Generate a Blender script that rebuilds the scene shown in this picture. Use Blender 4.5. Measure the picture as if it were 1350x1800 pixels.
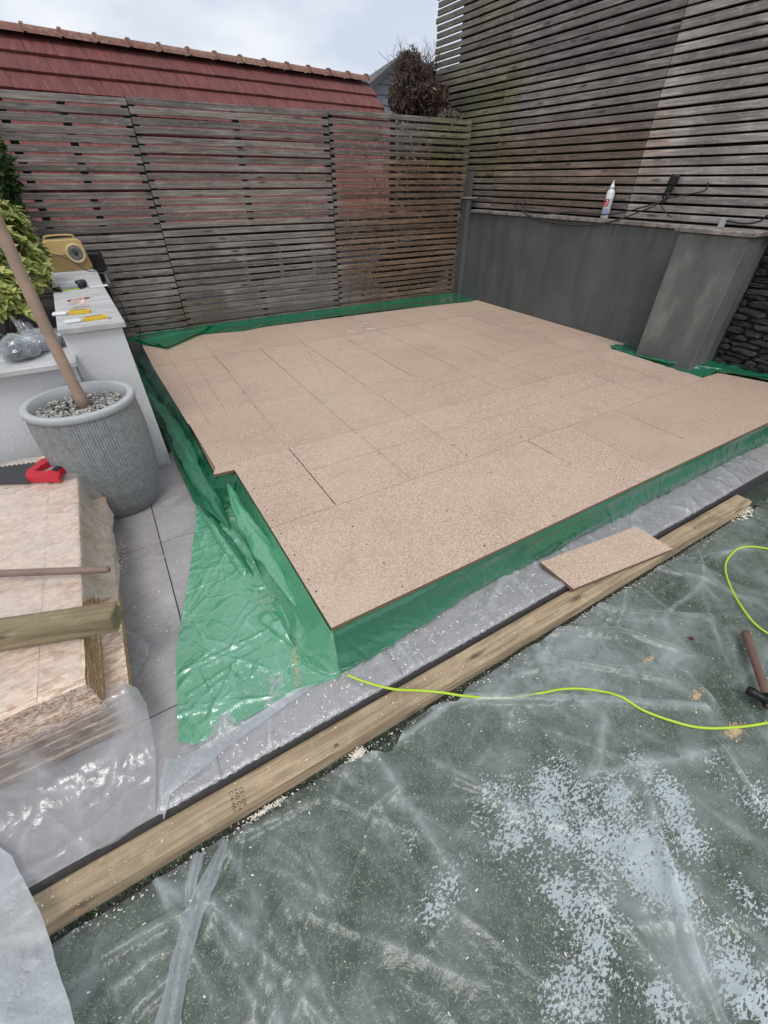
import bpy, bmesh, math, random
import numpy as np
from mathutils import Vector, Matrix, noise as mnoise
from mathutils.geometry import delaunay_2d_cdt
random.seed(7); np.random.seed(7)
PI = math.pi
scene = bpy.context.scene
for o in list(bpy.data.objects): bpy.data.objects.remove(o)

# ------------------------------------------------------------------ camera
F = 735.77; CAMZ = 1.4
YAW, PITCH, ROLL = 0.537946, 0.670331, 0.0017
cy, sy = math.cos(YAW), math.sin(YAW); cp, sp = math.cos(PITCH), math.sin(PITCH)
fwd = Vector((sy*cp, cy*cp, -sp)); rt = Vector((cy, -sy, 0)); up = rt.cross(fwd)
cr, sr = math.cos(ROLL), math.sin(ROLL)
rt, up = cr*rt + sr*up, -sr*rt + cr*up
cd = bpy.data.cameras.new('camera'); cam = bpy.data.objects.new('camera', cd)
scene.collection.objects.link(cam)
cam.matrix_world = Matrix(((rt.x, up.x, -fwd.x, 0), (rt.y, up.y, -fwd.y, 0), (rt.z, up.z, -fwd.z, CAMZ), (0, 0, 0, 1)))
cd.sensor_fit = 'VERTICAL'; cd.sensor_height = 36.0; cd.lens = F/1800*36.0
cd.clip_start = 0.05; cd.clip_end = 500
scene.camera = cam
# ------------------------------------------------------------------ sky, sun, exposure
world = bpy.data.worlds.new('World'); scene.world = world; world.use_nodes = True
wn = world.node_tree; wn.nodes.clear()
def wnode(t, **k):
    n = wn.nodes.new(t)
    for a, b in k.items(): setattr(n, a, b)
    return n
SUN_EL, SUN_AZ = math.radians(62), math.radians(205)
sky = wnode('ShaderNodeTexSky', sky_type='NISHITA'); sky.sun_disc = False
sky.sun_elevation = SUN_EL; sky.sun_rotation = SUN_AZ
b1 = wnode('ShaderNodeBackground'); b1.inputs[1].default_value = 0.06
wn.links.new(sky.outputs[0], b1.inputs[0])
tc = wnode('ShaderNodeTexCoord'); mp = wnode('ShaderNodeMapping'); mp.inputs['Scale'].default_value = (1.3, 1.3, 3.0)
nz = wnode('ShaderNodeTexNoise'); nz.inputs['Scale'].default_value = 2.1; nz.inputs['Detail'].default_value = 6; nz.inputs['Roughness'].default_value = 0.5
cr_ = wnode('ShaderNodeValToRGB')
cr_.color_ramp.elements[0].position = 0.38; cr_.color_ramp.elements[0].color = (0.60, 0.66, 0.77, 1)
cr_.color_ramp.elements[1].position = 0.62; cr_.color_ramp.elements[1].color = (0.95, 0.965, 0.99, 1)
b2 = wnode('ShaderNodeBackground'); b2.inputs[1].default_value = 1.0
wn.links.new(tc.outputs['Generated'], mp.inputs[0]); wn.links.new(mp.outputs[0], nz.inputs['Vector'])
wn.links.new(nz.outputs['Fac'], cr_.inputs[0]); wn.links.new(cr_.outputs[0], b2.inputs[0])
mx = wnode('ShaderNodeMixShader'); mx.inputs[0].default_value = 0.9
wo = wnode('ShaderNodeOutputWorld')
wn.links.new(b1.outputs[0], mx.inputs[1]); wn.links.new(b2.outputs[0], mx.inputs[2]); wn.links.new(mx.outputs[0], wo.inputs[0])
sd = bpy.data.lights.new('sun', 'SUN'); sd.energy = 1.5; sd.angle = math.radians(24); sd.color = (1, 0.97, 0.93)
sun = bpy.data.objects.new('sun', sd); scene.collection.objects.link(sun)
sdir = Vector((math.sin(SUN_AZ)*math.cos(SUN_EL), math.cos(SUN_AZ)*math.cos(SUN_EL), math.sin(SUN_EL)))
sun.rotation_euler = sdir.to_track_quat('Z', 'Y').to_euler(); sun.location = (0, 0, 30)
scene.view_settings.view_transform = 'Standard'; scene.view_settings.look = 'None'
scene.view_settings.gamma = 1; scene.view_settings.use_curve_mapping = False
scene.view_settings.exposure = 0.2

# ------------------------------------------------------------------ projection helpers: a pixel of the photo to a point on a real plane
def ray(x, y):
    return rt*(x-675) + up*(900-y) + fwd*F
def Zp(x, y, z):
    d = ray(x, y); s = (z-CAMZ)/d.z; return Vector((d.x*s, d.y*s, z))
def Yp(x, y, Y):
    d = ray(x, y); s = Y/d.y; return Vector((d.x*s, Y, CAMZ+d.z*s))
def Xp(x, y, X):
    d = ray(x, y); s = X/d.x; return Vector((X, d.y*s, CAMZ+d.z*s))

# ------------------------------------------------------------------ object helpers
COL = scene.collection
def link_mesh(name, me, mat=None, parent=None):
    o = bpy.data.objects.new(name, me); COL.objects.link(o)
    if mat is not None and len(me.materials) == 0: me.materials.append(mat)
    if parent is not None: o.parent = parent
    return o
def obj(name, bm, mat, parent=None, smooth=False):
    me = bpy.data.meshes.new(name); bm.to_mesh(me); bm.free()
    if smooth:
        me.polygons.foreach_set('use_smooth', [True]*len(me.polygons))
    return link_mesh(name, me, mat, parent)
def tag(o, label=None, cat=None, group=None, kind=None):
    if label: o['label'] = label
    if cat: o['category'] = cat
    if group: o['group'] = group
    if kind: o['kind'] = kind
    return o
def thing(name, label, cat, loc=(0, 0, 0), rz=0, group=None):
    o = bpy.data.objects.new(name, None); COL.objects.link(o); o.empty_display_size = 0.05
    o.location = loc; o.rotation_euler = (0, 0, rz)
    return tag(o, label, cat, group)
def structure(name):
    o = bpy.data.objects.new(name, None); COL.objects.link(o); o['kind'] = 'structure'; return o
def mesh_py(name, verts, faces, mat, parent=None, smooth=False):
    me = bpy.data.meshes.new(name); me.from_pydata([tuple(v) for v in verts], [], faces); me.update()
    if smooth: me.polygons.foreach_set('use_smooth', [True]*len(me.polygons))
    return link_mesh(name, me, mat, parent)
def add_box(bm, a, b, bev=0.0, M=None, jit=0.0):
    x0, y0, z0 = a; x1, y1, z1 = b
    vs = [bm.verts.new((x, y, z)) for z in (z0, z1) for y in (y0, y1) for x in (x0, x1)]
    fs = [(0, 2, 3, 1), (4, 5, 7, 6), (0, 1, 5, 4), (2, 6, 7, 3), (0, 4, 6, 2), (1, 3, 7, 5)]
    F_ = [bm.faces.new([vs[i] for i in f]) for f in fs]
    if jit:
        for v in vs: v.co += Vector([random.uniform(-jit, jit) for _ in range(3)])
    geom = vs
    if bev > 0:
        es = list({e for f in F_ for e in f.edges})
        r = bmesh.ops.bevel(bm, geom=es, offset=bev, segments=1, affect='EDGES')
        geom = list({v for f in r['faces'] for v in f.verts} | {v for v in vs if v.is_valid})
    if M is not None:
        for v in geom: v.co = M @ v.co
    return geom
def box(name, a, b, mat, parent=None, bev=0.0, M=None):
    bm = bmesh.new(); add_box(bm, a, b, bev, M); return obj(name, bm, mat, parent)
def tube_bm(bm, pts, rad, seg=8, cap=True):
    n = len(pts); rings = []
    for i, p in enumerate(pts):
        p = Vector(p)
        t = (Vector(pts[min(i+1, n-1)]) - Vector(pts[max(i-1, 0)])).normalized()
        a = Vector((0, 0, 1)) if abs(t.z) < 0.9 else Vector((1, 0, 0))
        u = t.cross(a).normalized(); w = u.cross(t).normalized()
        r = rad[i] if hasattr(rad, '__len__') else rad
        rings.append([bm.verts.new(p + (u*math.cos(2*PI*k/seg) + w*math.sin(2*PI*k/seg))*r) for k in range(seg)])
    for i in range(n-1):
        for k in range(seg):
            bm.faces.new((rings[i][k], rings[i][(k+1) % seg], rings[i+1][(k+1) % seg], rings[i+1][k]))
    if cap:
        bm.faces.new(rings[0][::-1]); bm.faces.new(rings[-1])
def smooth_path(pts, n=12):
    P_ = [Vector(p) for p in pts]; out = []
    P_ = [P_[0]*2-P_[1]] + P_ + [P_[-1]*2-P_[-2]]
    for i in range(1, len(P_)-2):
        for k in range(n):
            t = k/n
            out.append(0.5*((2*P_[i]) + (P_[i+1]-P_[i-1])*t + (2*P_[i-1]-5*P_[i]+4*P_[i+1]-P_[i+2])*t*t + (3*P_[i]-P_[i-1]-3*P_[i+1]+P_[i+2])*t**3))
    out.append(P_[-2]); return out
def tube(name, pts, rad, mat, parent=None, seg=8):
    bm = bmesh.new(); tube_bm(bm, pts, rad, seg); return obj(name, bm, mat, parent, smooth=True)
def lathe_bm(bm, prof, seg=32, M=None, rf=None, close_top=False, close_bot=True):
    rings = []
    for j, (r, z) in enumerate(prof):
        ring = []
        for k in range(seg):
            a = 2*PI*k/seg; rr = r if rf is None else rf(r, z, k, j)
            co = Vector((rr*math.cos(a), rr*math.sin(a), z)); ring.append(bm.verts.new(M @ co if M else co))
        rings.append(ring)
    for j in range(len(prof)-1):
        for k in range(seg):
            bm.faces.new((rings[j][k], rings[j][(k+1) % seg], rings[j+1][(k+1) % seg], rings[j+1][k]))
    if close_bot: bm.faces.new(rings[0][::-1])
    if close_top: bm.faces.new(rings[-1])
def lathe(name, prof, mat, parent=None, seg=32, M=None, rf=None, close_top=False, smooth=True, close_bot=True):
    bm = bmesh.new(); lathe_bm(bm, prof, seg, M, rf, close_top, close_bot); return obj(name, bm, mat, parent, smooth=smooth)

# numpy value noise
def vn(x, y, seed=0):
    xi = np.floor(x).astype(np.int64); yi = np.floor(y).astype(np.int64); xf = x-xi; yf = y-yi
    def h(a, b):
        n = (a*374761393 + b*668265263 + seed*1274126177) & 0xffffffff
        n = ((n ^ (n >> 13))*1274126177) & 0xffffffff
        return ((n ^ (n >> 16)) & 0xffff)/65535.0
    u = xf*xf*(3-2*xf); v = yf*yf*(3-2*yf)
    return (h(xi, yi)*(1-u)+h(xi+1, yi)*u)*(1-v) + (h(xi, yi+1)*(1-u)+h(xi+1, yi+1)*u)*v
def fbm(x, y, seed=0, oct=4):
    s = 0; a = 0.5; t = 0
    for i in range(oct):
        s = s + a*vn(x*2**i, y*2**i, seed+i*17); t += a; a *= 0.5
    return s/t
PLY = {'v': None}      # fold highlights painted as milky whitening along creases: collected per sheet
def ply_add(h, k):
    a = np.clip(np.abs(h)*k, 0, 1)
    if PLY['v'] is None or PLY['v'].shape != a.shape: PLY['v'] = a
    else: PLY['v'] = np.maximum(PLY['v'], a)
def ply_attr(o):
    if PLY['v'] is not None and PLY['v'].size == len(o.data.vertices):
        at = o.data.attributes.new('mist_glint', 'FLOAT', 'POINT'); at.data.foreach_set('value', PLY['v'].ravel())
    PLY['v'] = None
def creases(x, y, n, ext, seed, L=(0.08, 0.4), W=(0.004, 0.012), Hh=(0.002, 0.007), ang=None, spread=PI):
    """sum of short sharp fold lines spread over a rectangle"""
    rs = np.random.RandomState(seed); z = np.zeros_like(x)
    wx = x + 0.05*(fbm(x*4, y*4, seed+3, 3)-0.5); wy = y + 0.05*(fbm(x*4+9, y*4, seed+5, 3)-0.5)
    for i in range(n):
        cx = rs.uniform(ext[0], ext[1]); cy_ = rs.uniform(ext[2], ext[3])
        a = rs.uniform(-spread/2, spread/2) + (ang if ang is not None else 0)
        l = rs.uniform(*L); w = rs.uniform(*W); h = rs.uniform(*Hh)*(1 if rs.rand() < 0.75 else -0.6)
        dx = wx-cx; dy = wy-cy_; t = (dx*math.cos(a)+dy*math.sin(a))/l; d = (-dx*math.sin(a)+dy*math.cos(a))
        m = np.clip(1-t*t, 0, 1); wd = w*(0.4+1.2*np.clip((t+1)/2, 0, 1))
        z = z + h*m*np.exp(-np.abs(d)/wd)
    ply_add(z, 110)
    return z
def poly_fold(x, y, pts, w, h, side=0.0):
    """rounded fold along a polyline, higher in the middle of its length"""
    best = np.full_like(x, 9.0); tt = np.zeros_like(x); n = len(pts)-1
    for i in range(n):
        ax, ay = pts[i][0], pts[i][1]; bx, by = pts[i+1][0], pts[i+1][1]
        dx, dy = bx-ax, by-ay; L2 = dx*dx+dy*dy
        t = np.clip(((x-ax)*dx+(y-ay)*dy)/L2, 0, 1)
        d = np.hypot(x-ax-t*dx, y-ay-t*dy); m = d < best
        best = np.where(m, d, best); tt = np.where(m, (i+t)/n, tt)
    prof = np.sqrt(np.clip(1-(best/w)**2, 0, 1))*0.7 + 0.3*np.exp(-(best/(w*1.3))**2)
    r_ = h*prof*(0.35+0.65*np.sin(PI*np.clip(tt, 0.03, 0.97))**0.6); ply_add(r_, 42)
    return r_
def sheet(name, poly, res, zf, mat, parent=None, smooth=True, ragged=0.0, attr=None):
    """film cut along a polygon (plan coordinates), draped by the height function zf(x, y)"""
    P_ = [Vector((p[0], p[1])) for p in poly]; bd = []
    for i in range(len(P_)):
        a, b = P_[i], P_[(i+1) % len(P_)]; n = max(1, int((b-a).length/res))
        for k in range(n):
            q = a.lerp(b, k/n)
            if ragged: q = q + Vector((random.uniform(-ragged, ragged), random.uniform(-ragged, ragged)))
            bd.append(q)
    xs = np.array([p.x for p in bd]); ys = np.array([p.y for p in bd])
    gx, gy = np.meshgrid(np.arange(xs.min(), xs.max(), res), np.arange(ys.min(), ys.max(), res*0.87))
    gx[1::2] += res/2; px = gx.ravel(); py = gy.ravel()
    px = px + np.random.uniform(-0.2, 0.2, px.shape)*res; py = py + np.random.uniform(-0.2, 0.2, py.shape)*res
    ins = np.zeros(px.shape, bool); dmin = np.full(px.shape, 9.0); n = len(bd)
    for i in range(n):
        x0, y0, x1, y1 = xs[i], ys[i], xs[(i+1) % n], ys[(i+1) % n]
        c = ((y0 > py) != (y1 > py)) & (px < (x1-x0)*(py-y0)/((y1-y0) if y1 != y0 else 1e-9)+x0); ins ^= c
        dmin = np.minimum(dmin, np.hypot(px-x0, py-y0))
    k = ins & (dmin > res*0.6); px = px[k]; py = py[k]
    pts = bd + [Vector((float(a), float(b))) for a, b in zip(px, py)]
    r = delaunay_2d_cdt(pts, [(i, (i+1) % n) for i in range(n)], [], 1, 1e-6)
    vx = np.array([v.x for v in r[0]]); vy = np.array([v.y for v in r[0]])
    PLY['v'] = None; z = zf(vx, vy)
    o = mesh_py(name, np.stack([vx, vy, z], 1).tolist(), [list(f) for f in r[2]], mat, parent, smooth); ply_attr(o); return o

# ------------------------------------------------------------------ materials
class NT:
    def __init__(s, name):
        s.m = bpy.data.materials.new(name); s.m.use_nodes = True; s.t = s.m.node_tree; s.t.nodes.clear()
        s.out = s.t.nodes.new('ShaderNodeOutputMaterial')
    def n(s, t, _in=None, **k):
        nd = s.t.nodes.new(t)
        for a, b in k.items(): setattr(nd, a, b)
        for a, b in (_in or {}).items():
            if isinstance(b, bpy.types.NodeSocket): s.t.links.new(b, nd.inputs[a])
            else: nd.inputs[a].default_value = b
        return nd
    def co(s, scale=(1, 1, 1), obj=False, rot=(0, 0, 0), rnd=False):
        if obj: src = s.n('ShaderNodeTexCoord').outputs['Object']
        else: src = s.n('ShaderNodeNewGeometry').outputs['Position']
        if rnd:
            oi = s.n('ShaderNodeObjectInfo')
            a = s.n('ShaderNodeMath', {0: oi.outputs['Random'], 1: 37.0}, operation='MULTIPLY').outputs[0]
            src = s.n('ShaderNodeVectorMath', {0: src, 1: s.n('ShaderNodeCombineXYZ', {0: a, 1: a, 2: a}).outputs[0]}, operation='ADD').outputs[0]
        return s.n('ShaderNodeMapping', {0: src, 'Scale': scale, 'Rotation': rot}).outputs[0]
    def noise(s, vec, scale, detail=4, rough=0.55, dist=0.0):
        return s.n('ShaderNodeTexNoise', {'Vector': vec, 'Scale': scale, 'Detail': detail, 'Roughness': rough, 'Distortion': dist}).outputs['Fac']
    def ramp(s, f, stops, interp='LINEAR'):
        r = s.n('ShaderNodeValToRGB', {0: f}); r.color_ramp.interpolation = interp; e = r.color_ramp.elements
        while len(e) < len(stops): e.new(0.5)
        for i, (p, c) in enumerate(stops):
            e[i].position = p; e[i].color = (c, c, c, 1) if not hasattr(c, '__len__') else (*c, 1)
        return r.outputs[0]
    def mix(s, f, a, b, mode='MIX'):
        nd = s.n('ShaderNodeMix', data_type='RGBA', blend_type=mode, clamp_result=False)
        for i, v in ((0, f), (6, a), (7, b)):
            if isinstance(v, bpy.types.NodeSocket): s.t.links.new(v, nd.inputs[i])
            else: nd.inputs[i].default_value = v if i == 0 else ((*v, 1) if hasattr(v, '__len__') else (v, v, v, 1))
        return nd.outputs[2]
    def math(s, op, a, b=0.0, c=None, clamp=False):
        d = {0: a, 1: b}
        if c is not None: d[2] = c
        return s.n('ShaderNodeMath', d, operation=op, use_clamp=clamp).outputs[0]
    def bump(s, h, st=0.3, d=0.01, nrm=None):
        i = {'Height': h, 'Strength': st, 'Distance': d}
        if nrm is not None: i['Normal'] = nrm
        return s.n('ShaderNodeBump', i).outputs[0]
    def bsdf(s, col, rough=0.6, nrm=None, **k):
        i = {'Base Color': col if isinstance(col, bpy.types.NodeSocket) else (*col, 1), 'Roughness': rough}
        if nrm is not None: i['Normal'] = nrm
        for a, b in k.items(): i[a.replace('_', ' ')] = b
        return s.n('ShaderNodeBsdfPrincipled', i).outputs[0]
    def done(s, sh):
        s.t.links.new(sh, s.out.inputs[0]); return s.m
def plain(name, col, rough=0.5, var=0.15, scale=30, bump=0.1, **k):
    t = NT(name); v = t.co(obj=True); f = t.noise(v, scale, 5)
    c = t.mix(f, tuple(x*(1-var) for x in col), tuple(min(1, x*(1+var)) for x in col))
    return t.done(t.bsdf(c, rough, t.bump(f, bump, 0.003), **k))

def m_chip():
    t = NT('chipboard'); v = t.co(rnd=True)
    s1 = t.noise(v, 150, 3, 0.65); s2 = t.noise(t.co((1, 1, 1)), 85, 3, 0.6); big = t.noise(t.co(), 1.3, 5, 0.6)
    vor = t.n('ShaderNodeTexVoronoi', {'Vector': v, 'Scale': 260.0}).outputs['Distance']
    c = t.ramp(s1, [(0.32, (0.225, 0.150, 0.108)), (0.5, (0.455, 0.340, 0.262)), (0.68, (0.715, 0.585, 0.465))])
    c = t.mix(t.ramp(s2, [(0.38, 0.0), (0.62, 0.55)]), c, (0.47, 0.33, 0.26))
    c = t.mix(t.ramp(vor, [(0.1, 0.35), (0.3, 0.0)]), c, (0.66, 0.49, 0.39))
    c = t.mix(t.ramp(big, [(0.42, 0.0), (0.68, 0.5)]), c, (0.53, 0.43, 0.32))
    scf = t.noise(t.co((1.3, 2.2, 1), rot=(0, 0, 0.25)), 2.0, 7, 0.7, 0.5)
    c = t.mix(t.ramp(scf, [(0.50, 0.0), (0.75, 0.42)]), c, (0.30, 0.23, 0.185))
    oi = t.n('ShaderNodeObjectInfo').outputs['Random']
    c = t.mix(1.0, c, t.ramp(oi, [(0, (0.94, 0.93, 0.92)), (1, (1.01, 1.01, 1.015))]), 'MULTIPLY')
    return t.done(t.bsdf(c, 0.75, t.bump(s1, 0.35, 0.002)))
CHIP = m_chip()
def m_chip_edge():
    t = NT('chipboard_edge'); v = t.co((1, 1, 4)); s1 = t.noise(v, 160, 4, 0.7)
    return t.done(t.bsdf(t.ramp(s1, [(0.3, (0.05, 0.03, 0.02)), (0.7, (0.30, 0.2, 0.13))]), 0.9, t.bump(s1, 0.8, 0.003)))
CHIP_EDGE = m_chip_edge()
def m_wood(name, lo, mid, hi, axis='x', grain=1.0, algae=None, brown=None, var=0.35, local=False, green_lo=(0.055, 0.07, 0.025)):
    t = NT(name)
    sc = (1.2, 22, 22) if axis == 'x' else (22, 1.2, 22)
    v = t.co(sc, rnd=True, obj=local); g = t.noise(v, 3.2*grain, 7, 0.62, 0.5)
    v2 = t.co((2.0, 9, 9) if axis == 'x' else (9, 2.0, 9), rnd=True)
    kn = t.n('ShaderNodeTexVoronoi', {'Vector': v2, 'Scale': 1.6}).outputs['Distance']
    c = t.ramp(g, [(0.28, lo), (0.5, mid), (0.74, hi)])
    blot = t.noise(t.co(), 3.0, 4, 0.6)
    oi = t.n('ShaderNodeObjectInfo').outputs['Random']
    c = t.mix(1.0, c, t.ramp(oi, [(0, (1-var,)*3), (1, (1+var*0.6,)*3)]), 'MULTIPLY')
    c = t.mix(t.ramp(blot, [(0.35, 0.55), (0.6, 0.0)]), c, tuple(x*0.5 for x in mid)); c = t.mix(t.ramp(t.noise(t.co((3, 3, 8), rnd=True), 5.0, 5, 0.7), [(0.55, 0.0), (0.75, 0.5)]), c, tuple(min(1, x*1.15) for x in hi))
    c = t.mix(t.ramp(kn, [(0.05, 0.9), (0.20, 0.0)]), c, tuple(x*0.45 for x in lo))
    if brown: c = brown(t, c)
    if algae: c = algae(t, c)
    return t.done(t.bsdf(c, 0.85, t.bump(g, 0.5, 0.004)))
def posmask(t, X=None, Y=None, Z=None, nscale=2.2, namp=0.5):
    """smooth 0-1 mask of a stained area: each axis gives (centre, half width)"""
    p = t.n('ShaderNodeSeparateXYZ', {0: t.n('ShaderNodeNewGeometry').outputs['Position']}); m = None
    for i, a in enumerate((X, Y, Z)):
        if a is None: continue
        d = t.math('DIVIDE', t.math('ABSOLUTE', t.math('SUBTRACT', p.outputs[i], a[0])), a[1])
        m = d if m is None else t.math('MAXIMUM', m, d)
    n = t.math('MULTIPLY', t.math('SUBTRACT', t.noise(t.co(), nscale, 4, 0.6), 0.5), namp*2)
    return t.ramp(t.math('ADD', m, n), [(0.7, 1.0), (1.15, 0.0)])
def tinted(t, f, c, ratio):
    return t.mix(1.0, c, t.mix(f, (1, 1, 1), ratio), 'MULTIPLY')
def back_stain(t, c):
    b = posmask(t, X=(3.3, 1.05), Z=(0.7, 1.05)); c = tinted(t, b, c, (0.82, 0.60, 0.45))
    b = posmask(t, X=(0.75, 0.32), Z=(0.3, 0.25)); c = t.mix(t.math('MULTIPLY', b, 0.5), c, (0.09, 0.06, 0.035))
    a = posmask(t, X=(3.9, 0.55), Z=(1.72, 0.30), nscale=3); return tinted(t, a, c, (0.93, 0.97, 0.66))
SLAT_B = m_wood('weathered_slat', (0.08, 0.070, 0.062), (0.19, 0.169, 0.152), (0.37, 0.343, 0.315), 'x', algae=back_stain)
def right_stain(t, c):
    b = posmask(t, Y=(3.7, 1.1), Z=(1.35, 0.55)); c = tinted(t, b, c, (0.95, 0.77, 0.66))
    a = posmask(t, Y=(4.75, 0.55), Z=(1.85, 0.5), nscale=2.5); c = tinted(t, a, c, (0.95, 1.0, 0.72))
    a = posmask(t, Y=(5.2, 0.9), Z=(2.5, 0.7), nscale=2.0); c = tinted(t, a, c, (0.92, 0.93, 0.78))
    py = t.n('ShaderNodeSeparateXYZ', {0: t.n('ShaderNodeNewGeometry').outputs['Position']}).outputs[1]     # the right-hand panel is newer, paler timber
    a = t.math('MULTIPLY', t.math('LESS_THAN', py, 2.783), t.ramp(t.noise(t.co(), 1.5, 5, 0.65), [(0.3, 0.35), (0.62, 1.0)]))
    return tinted(t, a, c, (1.8, 1.79, 1.78))
SLAT_R = m_wood('weathered_cladding', (0.10, 0.092, 0.087), (0.215, 0.196, 0.182), (0.40, 0.375, 0.355), 'y', algae=right_stain)
BATTEN = m_wood('dark_batten', (0.008, 0.007, 0.007), (0.018, 0.015, 0.014), (0.035, 0.03, 0.028), 'x')
TREATED = m_wood('treated_timber', (0.17, 0.12, 0.065), (0.38, 0.29, 0.185), (0.53, 0.43, 0.295), 'x', grain=0.8, var=0.1)
TREATED_D = m_wood('treated_timber_darker', (0.12, 0.09, 0.05), (0.27, 0.215, 0.125), (0.38, 0.315, 0.205), 'x', grain=0.8, var=0.1, local=True)
JOIST = m_wood('joist_timber', (0.16, 0.12, 0.07), (0.30, 0.24, 0.15), (0.4, 0.33, 0.22), 'x')
HANDLE_W = m_wood('handle_wood', (0.10, 0.06, 0.045), (0.20, 0.13, 0.10), (0.32, 0.22, 0.17), 'x', var=0.1)

def film(name, dif, opa, tint=(0.85, 0.9, 0.9), rough=0.22, noise_op=0.15, patches=None, spec=0.5, bump=0.25, trl=0.5, coat=0.0, fine=55, thick=1.0, ply=0.4, plycol=(1, 1, 1)):
    """polythene film: part clear, part milky, glossy surface"""
    t = NT(name); v = t.co(); n1 = t.noise(v, 6, 5, 0.6, 0.6); n2 = t.noise(v, fine, 4, 0.6, 0.4)
    op = t.math('ADD', t.math('MULTIPLY', t.math('SUBTRACT', n1, 0.5), noise_op*2), opa, clamp=True)
    pa = t.n('ShaderNodeAttribute', attribute_name='mist_glint').outputs['Fac']; pa = t.math('MULTIPLY', pa, t.ramp(n1, [(0.3, 0.35), (0.65, 1.0)]))
    op = t.math('ADD', op, t.math('MULTIPLY', pa, ply), clamp=True)
    col = t.mix(t.math('MULTIPLY', pa, 0.6), dif, tuple(min(0.85, c*0.45+0.42*m_) for c, m_ in zip(dif, plycol)))  # colour whitened on fold crests to read as highlights
    nrm = t.bump(t.math('ADD', n1, t.math('MULTIPLY', n2, 0.3)), bump, 0.02)
    d = t.n('ShaderNodeBsdfDiffuse', {'Color': col, 'Normal': nrm}).outputs[0]
    tr = t.n('ShaderNodeBsdfTranslucent', {'Color': col, 'Normal': nrm}).outputs[0]
    body = t.n('ShaderNodeMixShader', {0: trl, 1: d, 2: tr}).outputs[0]
    if patches is not None:
        pm = patches(t); op = t.math('MAXIMUM', op, t.math('MULTIPLY', pm, 0.82))
        wh = t.n('ShaderNodeBsdfDiffuse', {'Color': (0.60, 0.68, 0.73, 1), 'Normal': nrm}).outputs[0]
        body = t.n('ShaderNodeMixShader', {0: pm, 1: body, 2: wh}).outputs[0]
    fc = t.n('ShaderNodeLayerWeight', {'Blend': 0.5, 'Normal': nrm}).outputs['Facing']      # 1 - |cos| of the view angle
    cosv = t.math('MAXIMUM', t.math('SUBTRACT', 1.0, fc), 0.12)
    # a slanting ray crosses more milky film: 1 - (1-a)^(1/cos)
    op = t.math('SUBTRACT', 1.0, t.math('POWER', t.math('SUBTRACT', 1.0, t.math('MINIMUM', op, 0.97)), t.math('DIVIDE', thick, cosv)))
    tp = t.n('ShaderNodeBsdfTransparent', {'Color': (*tint, 1)}).outputs[0]
    base = t.n('ShaderNodeMixShader', {0: op, 1: tp, 2: body}).outputs[0]
    gl = t.n('ShaderNodeBsdfGlossy', {'Color': (1, 1, 1, 1), 'Roughness': rough, 'Normal': nrm}).outputs[0]
    fr = t.math('ADD', t.math('MULTIPLY', t.math('POWER', fc, 5.0), 0.9), 0.05)
    fr = t.math('MULTIPLY', t.math('ADD', fr, coat), spec*2, clamp=True)
    return t.done(t.n('ShaderNodeMixShader', {0: fr, 1: base, 2: gl}).outputs[0])
GREEN = film('green_film', (0.025, 0.25, 0.125), 0.76, tint=(0.28, 0.85, 0.50), rough=0.13, noise_op=0.12, spec=0.75, bump=0.5, trl=0.45, ply=0.15, plycol=(0.25, 0.75, 0.55))
GREEN_SP = film('green_film_single', (0.09, 0.45, 0.235), 0.64, tint=(0.30, 0.88, 0.55), rough=0.20, noise_op=0.18, spec=0.8, bump=0.7, trl=0.30, coat=0.05, fine=40, ply=0.2, plycol=(0.6, 1.0, 0.85))
CLEAR = film('clear_film', (0.66, 0.66, 0.70), 0.36, tint=(0.95, 0.95, 0.96), rough=0.20, noise_op=0.30, spec=0.8, bump=0.8, coat=0.02)
CLEAR2 = film('cloudy_film', (0.66, 0.66, 0.69), 0.20, tint=(0.95, 0.95, 0.96), rough=0.22, noise_op=0.42, spec=0.6, bump=0.45, ply=0.4, fine=25)
MILKY = film('milky_film', (0.68, 0.71, 0.75), 0.42, rough=0.25, noise_op=0.4, spec=0.8, bump=0.8, ply=0.4)
WRAP = film('wrap_film', (0.84, 0.79, 0.75), 0.24, tint=(0.97, 0.95, 0.93), rough=0.22, noise_op=0.35, spec=0.8, bump=0.9, ply=0.45, fine=30)
def lawn_patches(t):
    # damp film clinging in specks: where the sheet is wet (vertex mask) a fine mottle decides
    m = t.n('ShaderNodeAttribute', attribute_name='damp').outputs['Fac']
    fine = t.noise(t.co((1.0, 1.8, 1), rot=(0, 0, 0.5)), 92, 4, 0.6, 0.5); mid = t.noise(t.co(), 17, 5, 0.65)
    s_ = t.math('ADD', m, t.math('MULTIPLY', t.math('SUBTRACT', fine, 0.5), 2.3))
    s_ = t.math('ADD', s_, t.math('MULTIPLY', t.math('SUBTRACT', mid, 0.5), 1.0))
    hard = t.ramp(s_, [(0.54, 0.0), (0.62, 0.74)])
    soft = t.ramp(t.n('ShaderNodeAttribute', attribute_name='mist_glint').outputs['Fac'], [(0.08, 0.0), (1.0, 0.75)])  # damp mist together with the highlights painted on folds
    return t.math('MAXIMUM', hard, t.math('MULTIPLY', soft, t.ramp(mid, [(0.3, 0.35), (0.65, 1.0)])))
LAWNFILM = film('polythene_over_turf', (0.60, 0.68, 0.64), 0.13, tint=(0.93, 0.97, 0.96), rough=0.36, noise_op=0.42, ply=0.36, patches=lawn_patches, spec=0.5, bump=0.55, fine=28)

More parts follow.
